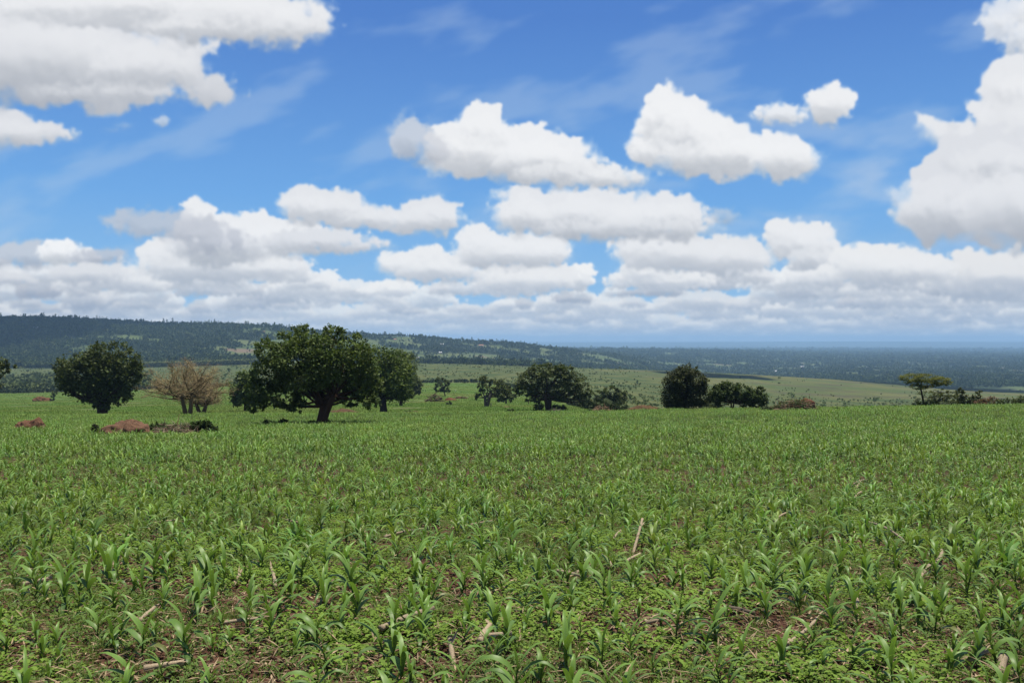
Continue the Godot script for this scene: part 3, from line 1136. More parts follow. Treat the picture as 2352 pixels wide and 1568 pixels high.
func foliage(b: MB, lobes: Array, count: int, size: float, cols: Array, r: RandomNumberGenerator, clump := 0.22, fill := 0.5, flat := 0.0, slim := 0.42) -> void:
	# leaves gathered in clumps over and through the lobes [x, y, z, rx, ry, rz] of a crown
	var weight := 0.0
	for l in lobes:
		weight += l[3] * l[4]
	for l in lobes:
		var share: float = l[3] * l[4] / weight
		var leaves := int(count * share)
		var per := 26
		var centre := Vector3(l[0], l[1], l[2])
		var rad := Vector3(l[3], l[4], l[5])
		var rc: float = clump * minf(l[3], l[4])
		for k in maxi(1, leaves / per):
			var d := Vector3(r.randfn(), r.randfn(), r.randfn()).normalized()
			var f := 1.0 - fill * r.randf() * r.randf()
			var wob := 1.0 + n_soft.get_noise_3d(d.x * 1.7 + l[0] * 3.1, d.y * 1.7 + l[1], d.z * 1.7) * 0.34
			var at := centre + d * rad * f * wob
			var g := r.randf_range(0.72, 1.25)
			var base: Color = cols[r.randi() % cols.size()]
			for e in per:
				var o := Vector3(r.randfn(), r.randfn() * (1.0 - flat), r.randfn()) * rc * 0.55
				var dir := (Vector3(r.randfn(), r.randfn() * 0.7 * (1.0 - flat) - 0.15, r.randfn()) + d * 0.7).normalized()
				var s := size * r.randf_range(0.65, 1.3)
				var side := dir.cross(Vector3(r.randfn() * 0.5, 1.0, r.randfn() * 0.5)).normalized()
				b.rhomb(at + o, dir * s, side * s * slim, Vector3(0, s * 0.08, 0), base * (g * r.randf_range(0.85, 1.15)))

func limb(b: MB, from: Vector3, to: Vector3, r0: float, r1: float, r: RandomNumberGenerator, col: Color, sides := 7, sag := 0.1) -> void:
	var path := []
	var rad := []
	var l := from.distance_to(to)
	var off := Vector3(r.randfn(), r.randfn() * 0.4, r.randfn()) * l * sag
	for k in 6:
		var t := k / 5.0
		path.append(from.lerp(to, t) + off * sin(t * PI) + Vector3(0, -sin(t * PI) * l * 0.04, 0))
		rad.append(lerpf(r0, r1, t))
	b.tube(path, rad, sides, col)

func tree(called: String, label: String, category: String, u: float, z: float, spec: Dictionary) -> Node3D:
	# spec lobes are measured from the foot of the trunk, in picture units of 1024 at the tree's distance: [right, up, away, rx, ry, rz]
	var k := z / F
	var r := RandomNumberGenerator.new()
	r.seed = int(u * 13.0 + z)
	var at := spot(u, z)
	var o := thing(called, label, category, at, 0.0, spec.get("group", ""))
	var lobes := []
	for l in spec.lobes:
		lobes.append([l[0] * k, l[1] * k, l[2] * k, l[3] * k, l[4] * k, l[5] * k])
	var bark: Color = spec.get("bark", lin(0.075, 0.050, 0.035))
	var b := MB.new()
	var tr: float = spec.trunk * k
	for st in spec.get("stems", [[0.0, 0.0, 0.0]]):
		# each stem: [sideways at the fork, height of the fork, away]
		var foot := Vector3(st[0] * 0.25 * k, -0.5, 0)
		var fork := Vector3(st[0], st[1], st[2]) * k
		b.tube([foot, foot + Vector3(0, 0.5, 0) + (fork - foot) * 0.08, foot.lerp(fork, 0.5) + Vector3(st[0] * -0.08 * k, 0, 0), fork], [tr * 1.45, tr * 1.12, tr * 0.95, tr * 0.85], 10, bark)
		for l in lobes:
			if absf(l[0] - fork.x) < spec.get("reach", 60.0) * k:
				limb(b, fork, Vector3(l[0], l[1] - l[4] * 0.15, l[2]), tr * 0.52, tr * 0.12, r, bark)
	for e in spec.get("limbs", []):
		limb(b, Vector3(e[0], e[1], e[2]) * k, Vector3(e[3], e[4], e[5]) * k, e[6] * k, e[6] * k * 0.3, r, bark)
	part("trunk", b.mesh(bark_material(), true), o)
	var c := MB.new()
	foliage(c, lobes, spec.leaves, spec.size * k, spec.cols, r, spec.get("clump", 0.24), spec.get("fill", 0.55), spec.get("flat", 0.0), spec.get("slim", 0.42))
	part("crown", c.mesh(spec.mat), o)
	return o

func bare_tree(label: String, u: float, z: float, tall: float, wide: float, stems: Array, thick: float, cols: Array, tint: Color) -> Node3D:
	# leafless umbrella of fine twigs; tall and wide in picture units
	var k := z / F
	var r := RandomNumberGenerator.new()
	r.seed = int(u * 7.0)
	var o := thing("bare_tree", label, "tree", spot(u, z))
	var b := MB.new()
	var tw := MB.new()
	var tips := []
	for st in stems:
		var foot := Vector3(st[0] * k, -0.4, 0)
		var fork := Vector3(st[1] * k, st[2] * k, st[3] * k)
		b.tube([foot, foot.lerp(fork, 0.4) + Vector3(0.1, 0, 0), fork], [thick * k * 1.3, thick * k, thick * k * 0.8], 8, cols[0])
		for q in 17:
			var az := TAU * (q * 0.382 + r.randf() * 0.1)
			var el := lerpf(0.12, 1.45, pow((q + r.randf()) / 17.0, 1.25))
			var far := r.randf_range(0.72, 1.0)
			var tip := Vector3(0, st[2] * k, 0) + Vector3(cos(az) * cos(el) * wide, sin(el) * (tall - st[2]), sin(az) * cos(el) * wide) * far * k
			limb(b, fork, tip, thick * k * 0.42, thick * k * 0.10, r, cols[0], 5, 0.12)
			tips.append([fork, tip])
	for t in tips:
		for q in 40:
			var f := r.randf_range(0.35, 1.0)
			var p: Vector3 = t[0].lerp(t[1], f)
			var d: Vector3 = ((t[1] - t[0]).normalized() * 0.8 + Vector3(r.randfn(), r.randfn() * 0.8 + 0.2, r.randfn()) * 1.1).normalized()
			var l := r.randf_range(0.09, 0.21) * tall * k
			var e: Vector3 = p + d * l
			e.y = minf(e.y, tall * k)
			var c: Color = cols[r.randi() % cols.size()]
			tw.rhomb(p, e - p, d.cross(Vector3(r.randfn(), r.randfn(), r.randfn())).normalized() * 0.030, Vector3.ZERO, c)
			for s in 7:
				var p2 := p.lerp(e, r.randf_range(0.25, 1.0))
				var d2: Vector3 = (d * 0.7 + Vector3(r.randfn(), r.randfn() + 0.15, r.randfn())).normalized() * l * r.randf_range(0.25, 0.6)
				tw.rhomb(p2, d2, d2.cross(Vector3(r.randfn(), r.randfn(), r.randfn())).normalized() * 0.014, Vector3.ZERO, c * r.randf_range(0.8, 1.2))
			if tint.a > 0.0 and r.randf() < tint.a:
				for s in 6:
					var p3 := p.lerp(e, r.randf()) + Vector3(r.randfn(), r.randfn(), r.randfn()) * 0.15
					tw.rhomb(p3, Vector3(r.randfn(), r.randfn(), r.randfn()) * 0.13, Vector3(r.randfn(), r.randfn(), r.randfn()) * 0.05, Vector3.ZERO, Color(tint.r, tint.g, tint.b))
	part("trunk", b.mesh(bark_material(), true), o)
	part("twigs", tw.mesh(leaf_material("twig", 0.85, 0.0, 0.2)), o)
	return o

func build_trees() -> void:
	var big := leaf_material("glossy_leaf", 0.55, 0.6, 0.3)
	var dull := leaf_material("dull_leaf", 0.6, 0.6, 0.3)
	var fig := [lin(0.065, 0.100, 0.024), lin(0.083, 0.122, 0.027), lin(0.055, 0.088, 0.021), lin(0.098, 0.135, 0.033)]
	var dark := [lin(0.057, 0.077, 0.021), lin(0.073, 0.095, 0.025), lin(0.048, 0.065, 0.019)]
	var olive := [lin(0.075, 0.095, 0.031), lin(0.090, 0.110, 0.035), lin(0.062, 0.080, 0.026)]
	var feather := [lin(0.095, 0.125, 0.042), lin(0.11, 0.14, 0.05), lin(0.08, 0.105, 0.036)]
	tree("broadleaf_tree", "largest tree, a wide dark green broadleaf with a leaning forked trunk", "tree", 318, 110, {
		"lobes": [[-50, 72, 0, 13, 11, 16], [-34, 81, -2, 15, 11, 18], [-17, 90, 0, 13, 10, 16], [-22, 66, -10, 24, 16, 22], [17, 90, 2, 11, 9, 14], [2, 74, -8, 22, 15, 20], [35, 80, 2, 13, 10, 16], [44, 64, 0, 16, 16, 20], [24, 58, -20, 24, 18, 16], [-48, 50, 0, 20, 15, 20], [-20, 44, -28, 26, 17, 16], [-58, 34, 4, 13, 12, 16], [-40, 28, -14, 20, 11, 18], [10, 40, -32, 22, 14, 12], [46, 42, -10, 17, 14, 18], [52, 30, 2, 13, 11, 18], [-2, 62, 22, 42, 24, 14], [30, 26, -16, 15, 8, 12], [-62, 22, 6, 10, 8, 12], [-26, 20, -10, 14, 7, 12], [0, 30, -30, 14, 7, 10]],
		"trunk": 3.5, "stems": [[5.0, 19, 0], [16, 30, 2]], "limbs": [[4, 17, 0, -22, 36, -6, 1.8]], "reach": 44.0, "leaves": 44000, "size": 2.6, "cols": fig, "mat": big, "bark": lin(0.095, 0.055, 0.036), "clump": 0.21, "fill": 0.42, "slim": 0.36})
	tree("broadleaf_tree", "dark round tree on a thick trunk just behind the right side of the largest tree", "tree", 384, 195, {
		"lobes": [[-6, 54, 0, 16, 13, 18], [6, 46, -6, 18, 16, 16], [-14, 38, -8, 18, 16, 16], [14, 30, 0, 16, 15, 18], [0, 28, -12, 20, 12, 14], [-20, 24, 0, 14, 11, 14], [22, 22, 0, 9, 9, 12]],
		"trunk": 3.6, "stems": [[-1, 15, 0]], "leaves": 13000, "size": 2.6, "cols": fig, "mat": big, "bark": lin(0.07, 0.06, 0.05), "clump": 0.28, "slim": 0.36})
	tree("broadleaf_tree", "dense dark heart shaped tree standing alone at the far left of the field", "tree", 103, 197, {
		"lobes": [[8, 62, 0, 18, 11, 20], [22, 52, 0, 13, 14, 18], [-10, 54, 0, 18, 12, 20], [-26, 42, 2, 18, 12, 16], [-38, 31, 0, 10, 8, 12], [4, 40, -14, 26, 18, 14], [24, 36, 0, 12, 12, 16], [-14, 28, -6, 22, 13, 18], [8, 22, 0, 18, 13, 18], [-4, 44, 14, 30, 18, 10], [18, 20, 0, 9, 8, 10], [2, 13, -3, 13, 7, 12], [31, 44, 0, 9, 9, 12], [-20, 22, 0, 10, 7, 10], [-40, 48, 0, 9, 8, 10]],
		"trunk": 4.0, "stems": [[0, 12, 0], [-3, 14, 2]], "leaves": 19000, "size": 2.5, "cols": dark, "mat": dull, "clump": 0.28, "fill": 0.5})
	bare_tree("leafless tan tree with a wide umbrella of bare twigs behind the red mound", 187, 150, 59, 51, [[-1, -5, 19, 0], [1.5, 6, 21, 3]], 2.3, [lin(0.26, 0.20, 0.105), lin(0.31, 0.245, 0.13), lin(0.215, 0.165, 0.088)], Color(0.10, 0.12, 0.03, 0.03))
	bare_tree("smaller bare tree with a few yellow green leaves right behind the tan leafless one", 201, 225, 40, 27, [[-1.5, -5, 9, 0], [1.5, 6, 9, 2]], 2.0, [lin(0.20, 0.145, 0.085), lin(0.25, 0.18, 0.11)], Color(0.12, 0.14, 0.03, 0.35))
	tree("young_tree", "small dark leafy tree touching the left edge of the largest tree", "tree", 245, 235, {
		"lobes": [[2, 31, 0, 10, 9, 10], [-4, 22, 0, 11, 10, 10], [6, 20, 0, 11, 10, 10], [0, 12, -2, 14, 7, 10], [6, 37, 0, 6, 5, 6]],
		"trunk": 1.3, "stems": [[0, 8, 0]], "leaves": 6500, "size": 2.3, "cols": fig, "mat": big, "clump": 0.3})
	tree("feathery_tree", "pale green feathery tree rising behind the dark round tree", "tree", 401, 320, {
		"lobes": [[-2, 46, 0, 10, 9, 10], [6, 40, 0, 9, 10, 10], [2, 28, 0, 12, 12, 10], [9, 50, 0, 4, 4, 4]],
		"trunk": 1.5, "stems": [[0, 20, 0]], "leaves": 5200, "size": 2.4, "cols": feather, "mat": dull, "slim": 0.16, "clump": 0.34})
	tree("small_tree", "dark small tree half hidden behind the right flank of the dark round tree", "tree", 412, 470, {
		"lobes": [[0, 16, 0, 8, 7, 8], [5, 12, 0, 6, 6, 6], [-5, 11, 0, 7, 6, 6], [3, 7, 0, 6, 4, 5]],
		"trunk": 1.0, "stems": [[0, 6, 0]], "leaves": 2600, "size": 1.9, "cols": olive, "mat": dull})
	tree("small_tree", "small flat crowned tree standing alone in the middle of the green meadow", "tree", 446, 530, {
		"lobes": [[-2, 13, 0, 6, 3.2, 5], [-7, 9, 0, 5, 3.6, 5], [0, 7, 0, 5, 2.6, 4], [-5, 16.5, 8, 5, 3, 5]],
		"trunk": 0.55, "stems": [[-2.5, 6, 0]], "leaves": 1900, "size": 1.5, "cols": dark, "mat": dull, "flat": 0.3})
	tree("gnarled_tree", "gnarled grey trunked tree with patchy crown left of the wide dark tree", "tree", 486, 290, {
		"lobes": [[-5, 26, 0, 6, 6, 6], [0, 23, 0, 5, 4, 5], [9, 21, 0, 10, 7, 8], [16, 15, 0, 8, 6, 7], [-4, 15, 0, 5, 4, 5], [22, 12, 0, 5, 4, 5], [-8, 10, 0, 3, 3, 3]],
		"trunk": 1.5, "stems": [[-1, 10, 0], [5, 14, 2]], "limbs": [[0, 7, 0, 12, 18, 0, 0.9]], "leaves": 2700, "size": 1.8, "cols": olive, "mat": dull, "bark": lin(0.16, 0.14, 0.11), "fill": 0.75})
	tree("small_tree", "small olive tree right behind the gnarled grey trunked tree", "tree", 506, 370, {
		"lobes": [[-1, 14, 0, 7, 5, 6], [5, 11, 0, 6, 5, 6], [-5, 9, 0, 6, 5, 5], [1, 6, 0, 7, 3, 5]],
		"trunk": 0.9, "stems": [[0, 5, 0]], "leaves": 2200, "size": 1.7, "cols": olive, "mat": dull})
	tree("umbrella_tree", "wide dark flat crowned tree standing right of the gnarled tree in the meadow", "tree", 549, 245, {
		"lobes": [[-4, 41, 0, 16, 6.5, 16], [14, 40, 0, 13, 6.5, 16], [-20, 31, 0, 14, 7.5, 14], [4, 32, -10, 20, 9, 12], [24, 29, 0, 14, 8, 14], [-24, 21, 0, 11, 7, 12], [32, 20, 0, 10, 7, 12], [-2, 20, -6, 16, 8, 12], [14, 16, 0, 12, 6, 12], [-14, 14, 0, 9, 5, 10], [36, 12, 4, 7, 5, 8]],
		"trunk": 2.2, "stems": [[1, 12, 0], [-4, 16, 2]], "leaves": 13500, "size": 2.0, "cols": dark, "mat": dull, "flat": 0.35, "clump": 0.34, "fill": 0.6})
	tree("small_tree", "rounded dark tree on the scrub slope right of the wide flat crowned tree", "tree", 611, 300, {
		"lobes": [[0, 19, 0, 9, 6, 9], [-8, 14, 0, 9, 6, 9], [8, 14, 0, 9, 6, 9], [0, 10, -4, 14, 5, 9], [-12, 9, 0, 5, 4, 6]],
		"trunk": 1.0, "stems": [[0, 7, 0]], "leaves": 4600, "size": 1.8, "cols": dark, "mat": dull, "flat": 0.25})
	tree("dense_tree", "tall dark dense tree leafy down to the ground at the field edge", "tree", 683, 152, {
		"lobes": [[2, 40, 0, 12, 7.5, 12], [-8, 31, 0, 11, 10, 12], [12, 31, 0, 11, 10, 12], [0, 28, -8, 14, 12, 10], [-10, 17, 0, 11, 11, 11], [13, 17, 0, 11, 11, 11], [0, 12, -8, 16, 10, 9], [-8, 6, 0, 11, 6, 9], [9, 6, 0, 11, 6, 9], [18, 24, 0, 5, 6, 6]],
		"trunk": 1.5, "stems": [[0, 14, 0], [4, 16, 0]], "leaves": 15000, "size": 1.9, "cols": [lin(0.046, 0.056, 0.020), lin(0.056, 0.066, 0.024), lin(0.038, 0.046, 0.017)], "mat": dull, "clump": 0.32})
	tree("spreading_tree", "low spreading green tree next to the tall dense tree at the field edge", "tree", 732, 152, {
		"lobes": [[-2, 23, 0, 9, 6, 10], [-13, 20, 0, 9, 6, 10], [9, 20, 0, 10, 6, 10], [20, 15, 0, 10, 6, 10], [-16, 13, 0, 9, 6, 10], [2, 14, -6, 14, 6, 8], [29, 13, 0, 6, 5, 7], [27, 22, 4, 4, 3, 5], [-18, 7, 0, 7, 4, 7], [26, 8, 0, 8, 4.5, 7], [14, 8, 0, 7, 4, 7]],
		"trunk": 0.9, "stems": [[-1, 9, 0], [2, 11, 1]], "leaves": 15000, "size": 1.7, "cols": [lin(0.050, 0.078, 0.021), lin(0.064, 0.094, 0.025), lin(0.042, 0.066, 0.018)], "mat": dull, "flat": 0.1, "clump": 0.3, "fill": 0.4})
	tree("umbrella_acacia", "flat topped acacia with a thin bent trunk standing on the skyline of the field", "tree", 926, 150, {
		"lobes": [[-14, 31.5, 0, 11, 4.0, 10], [0, 31, 0, 13, 4.0, 12], [14, 28.5, 0, 11, 3.4, 10], [-12, 26, 0, 8, 2.6, 8], [-7, 22, 0, 8, 2.2, 8], [7, 25, 0, 11, 2.4, 9], [19, 26.5, 0, 6, 2.2, 6]],
		"trunk": 0.95, "stems": [[-5.5, 22, 0]], "reach": 30.0, "leaves": 9500, "size": 1.3, "cols": [lin(0.135, 0.150, 0.032), lin(0.155, 0.165, 0.036), lin(0.105, 0.122, 0.028)], "mat": dull, "flat": 0.55, "clump": 0.5, "slim": 0.25, "bark": lin(0.05, 0.042, 0.035)})
	tree("umbrella_acacia", "low layered acacia crowding round the foot of the flat topped one", "tree", 934, 165, {
		"lobes": [[-2, 14, 0, 12, 3, 10], [6, 11, 0, 14, 3, 10], [13, 14, 0, 10, 3, 8], [-8, 8, 0, 10, 5, 8], [6, 5, 0, 12, 5, 8], [8, 18, 0, 7, 1.8, 6], [18, 8, 0, 8, 5, 7]],
		"trunk": 0.9, "stems": [[0, 6, 0], [3, 7, 0]], "leaves": 5200, "size": 1.35, "cols": [lin(0.070, 0.086, 0.022), lin(0.085, 0.10, 0.026), lin(0.045, 0.058, 0.018)], "mat": dull, "flat": 0.6, "clump": 0.5, "slim": 0.25})
	tree("bushy_tree", "bushy two stemmed tree with ragged top right of the flat topped acacia", "tree", 968, 180, {
		"lobes": [[-7, 13, 0, 5.5, 5, 6], [8, 13, 0, 3.6, 5, 5], [-1, 7, 0, 8, 5, 7], [8, 7, 0, 5.5, 5, 6], [-11, 6, 0, 6, 4, 6], [-7, 18, 0, 2.6, 2.4, 3], [11, 17, 0, 2, 2, 2]],
		"trunk": 0.8, "stems": [[-4, 7, 0], [6, 9, 0]], "leaves": 3800, "size": 1.5, "cols": [lin(0.055, 0.07, 0.022), lin(0.07, 0.085, 0.028), lin(0.04, 0.052, 0.017)], "mat": dull})
	tree("broadleaf_tree", "tree beyond the left picture edge whose leafy branch tips reach into view", "tree", -22, 190, {
		"lobes": [[30, 47, 0, 7, 5, 6], [22, 52, 0, 9, 6, 8], [0, 50, 0, 26, 14, 22], [-20, 40, 0, 24, 18, 20], [8, 34, 0, 14, 10, 16]],
		"trunk": 2.4, "stems": [[0, 20, 0]], "leaves": 7000, "size": 2.2, "cols": olive, "mat": dull, "fill": 0.7})
	tree("sapling", "thin dark sapling beside the small red mound at the far left", "sapling", 54, 560, {
		"lobes": [[0.4, 8.0, 0, 2.0, 2.2, 2], [-0.6, 4.6, 0, 2.2, 2.4, 2], [0.8, 11.0, 0, 1.5, 1.4, 1.5]],
		"trunk": 0.35, "stems": [[0, 4, 0]], "leaves": 700, "size": 1.1, "cols": dark, "mat": dull})

# ------------------------------------------------------------------ bushes standing singly
func bush(label: String, u: float, z: float, lobes: Array, leaves: int, size: float, cols: Array, group := "") -> void:
	var k := z / F
	var r := RandomNumberGenerator.new()
	r.seed = int(u * 5.0 + z * 3.0)
	var o := thing("bush", label, "bush", spot(u, z), 0.0, group)
	var l2 := []
	for l in lobes:
		l2.append([l[0] * k, l[1] * k, l[2] * k, l[3] * k, l[4] * k, l[5] * k])
	var b := MB.new()
	for q in 6:
		var l: Array = l2[q % l2.size()]
		limb(b, Vector3(r.randfn() * 0.08, -0.1, r.randfn() * 0.08), Vector3(l[0] + r.randfn() * l[3] * 0.4, l[1], l[2] + r.randfn() * l[5] * 0.4), 0.28 * k, 0.1 * k, r, lin(0.09, 0.07, 0.05), 5)
	part("stems", b.mesh(bark_material(), true), o)
	var c := MB.new()
	foliage(c, l2, leaves, size * k, cols, r, 0.35, 0.6)
	part("foliage", c.mesh(leaf_material("dull_leaf", 0.6, 0.6, 0.3)), o)

func build_bushes() -> void:
	var dark := [lin(0.030, 0.050, 0.016), lin(0.040, 0.062, 0.020), lin(0.026, 0.042, 0.014)]
	var green := [lin(0.055, 0.088, 0.026), lin(0.07, 0.105, 0.03), lin(0.045, 0.072, 0.022)]
	bush("low dark shrub in the maize, left of two before the largest trunk", 268, 108, [[0, 2.5, 0, 5, 2.8, 4], [-3, 1.5, 0, 3, 2, 3]], 1300, 1.3, dark)
	bush("low dark shrub in the maize nearest the largest trunk on its left", 283, 108, [[0, 3, 0, 4.5, 3, 4], [3, 2, 0, 3, 2, 3]], 1300, 1.3, dark)
	bush("dark low growth around the foot of the largest tree", 327, 112, [[0, 2.2, 0, 6, 2.2, 3], [-13, 2.0, 2, 4, 2, 3]], 1200, 1.2, dark)
	bush("dark leafy shrub on the right end of the brush pile", 203, 71, [[0, 7, 0, 9, 7, 6], [-6, 9, 0, 6, 5, 5], [9, 3, -2, 9, 5, 5], [3, 12, 0, 4, 3, 4]], 3600, 1.9, dark)
	bush("small dark upright shrub at the left end of the nearer red mound", 96, 72, [[0, 5, 0, 3.4, 5, 3], [-1.5, 9, 0, 2, 3, 2], [2, 2, 0, 3, 2.4, 3]], 1300, 1.5, [lin(0.04, 0.042, 0.026), lin(0.03, 0.038, 0.02)])
	bush("green weeds growing thickly between the red mound and the brush pile", 153, 74, [[0, 5, 0, 7, 4.5, 5], [9, 6, 2, 7, 5, 5], [-9, 3, 0, 6, 3, 4], [2, 9, 2, 4, 3, 4]], 3000, 1.8, green)
	bush("low green weeds at the right foot of the farther red mound", 42, 84, [[0, 1.4, 0, 9, 1.8, 4], [-6, 1, 0, 5, 1.4, 3]], 1300, 1.4, green)
	bush("low weeds at the left foot of the farther red mound", 10, 82, [[0, 1.2, 0, 6, 1.5, 4]], 600, 1.4, dark)
	bush("round dark bush at the left foot of the wide flat crowned tree", 539, 243, [[0, 3.6, 0, 5.5, 3.8, 5]], 1200, 1.3, dark)
	bush("round dark bush at the right foot of the wide flat crowned tree", 559, 243, [[0, 3.4, 0, 7, 3.6, 6], [4, 3, 0, 4, 3, 4]], 1400, 1.3, dark)
	bush("dense dark bush in front of the rounded tree on the scrub slope", 619, 200, [[0, 5.5, 0, 9, 5.5, 7], [-5, 4, 0, 6, 4, 5], [5, 3.5, 0, 6, 4, 5]], 2600, 1.3, dark)
	bush("pale green low shrub left of the dense dark bush", 592, 190, [[0, 2.0, 0, 6, 2.4, 4], [5, 1.6, 0, 5, 2, 4]], 1100, 1.2, green)
	bush("small green bush standing on the bright verge left of the dark brush heap", 511, 170, [[0, 2, 0, 3.5, 2.2, 3]], 700, 1.2, green)
	bush("small dark bush alone in the green meadow below the lone small tree", 449, 330, [[0, 1.6, 0, 2.6, 1.8, 2.4]], 400, 1.0, dark)
	bush("pale grey green shrub between the tall dense tree and the spreading tree", 709, 150, [[0, 4, 0, 7, 4.5, 5], [4, 2.5, 0, 6, 3, 5]], 2000, 1.2, [lin(0.085, 0.11, 0.055), lin(0.07, 0.095, 0.045)])
	bush("dark bush in front of the right end of the red brush heap", 836, 128, [[0, 1.2, 0, 4.0, 1.8, 3]], 900, 0.8, dark)
	bush("dark bush under the brush heap near the field edge", 775, 130, [[0, 2.4, 0, 5, 2.6, 3], [-8, 3, 0, 5, 3, 3]], 1100, 1.1, dark)
	bush("low olive hedge of weeds at the field edge left of the flat topped acacia", 893, 150, [[0, 0.8, 0, 9, 1.6, 3], [14, 1.0, 0, 9, 1.6, 3], [-12, 0.4, 0, 7, 1.2, 3]], 2600, 0.8, [lin(0.085, 0.10, 0.034), lin(0.10, 0.11, 0.04)])
	bush("low olive weeds at the field edge right of the flat topped acacia", 960, 150, [[0, 1.0, 0, 12, 1.6, 3], [18, 1.2, 0, 10, 1.8, 3], [-16, 0.8, 0, 9, 1.4, 3]], 2800, 0.8, [lin(0.085, 0.10, 0.034), lin(0.10, 0.11, 0.04)])
	bush("dark bush below the flat topped acacia, hiding its foot", 921, 148, [[0, 2.6, 0, 8, 3, 5], [8, 3.2, 0, 7, 3.6, 5]], 1700, 1.2, dark)
	bush("green bush at the right end of the skyline beside a reddish one", 1006, 140, [[0, 3.5, 0, 8, 3.4, 5], [9, 3, 0, 7, 3, 5]], 1700, 1.3, [lin(0.075, 0.10, 0.03), lin(0.06, 0.085, 0.026)])
	bush("reddish dry bush on the skyline near the right picture edge", 991, 141, [[0, 4.4, 0, 8, 4, 5], [-9, 3, 0, 6, 3, 4]], 1600, 1.2, [lin(0.16, 0.105, 0.06), lin(0.11, 0.10, 0.045), lin(0.19, 0.10, 0.065)])
	bush("yellow green bush at the right picture edge on the skyline", 1025, 138, [[0, 4.2, 0, 10, 4.4, 5]], 1500, 1.3, [lin(0.085, 0.105, 0.03), lin(0.065, 0.085, 0.026)])

# ------------------------------------------------------------------ far woods, scrub, houses
func far_crown(r: RandomNumberGenerator, wide: float, tall: float, n: int, mat: Material) -> ArrayMesh:
	# one tree seen from afar, one metre = one metre
	var b := MB.new()
	for k in n:
		var d := Vector3(r.randfn(), r.randfn(), r.randfn()).normalized() * pow(r.randf(), 0.4)
		var p := Vector3(d.x * wide * 0.42, tall * 0.55 + d.y * tall * 0.42, d.z * wide * 0.42)
		var dir := (Vector3(d.x, d.y * 0.6 + 0.2, d.z) + Vector3(r.randfn(), r.randfn(), r.randfn()) * 0.6).normalized()
		var s := minf(wide, tall) * r.randf_range(0.28, 0.5)
		var side := dir.cross(Vector3(r.randfn(), r.randfn(), r.randfn())).normalized()
		var g := r.randf_range(0.75, 1.2)
		b.rhomb(p - dir * s * 0.5, dir * s, side * s * 0.42, Vector3.ZERO, Color(g, g, g))
	b.tube([Vector3(0, -0.5, 0), Vector3(0, tall * 0.5, 0)], [tall * 0.03, tall * 0.018], 4, Color(0.9, 0.75, 0.6), false)
	b.n.clear()
	return b.mesh(mat)

func tinted_row(rows: PackedFloat32Array, t: Transform3D, c: Color) -> void:
	row(rows, t)
	rows.append_array(PackedFloat32Array([c.r, c.g, c.b, 1.0]))

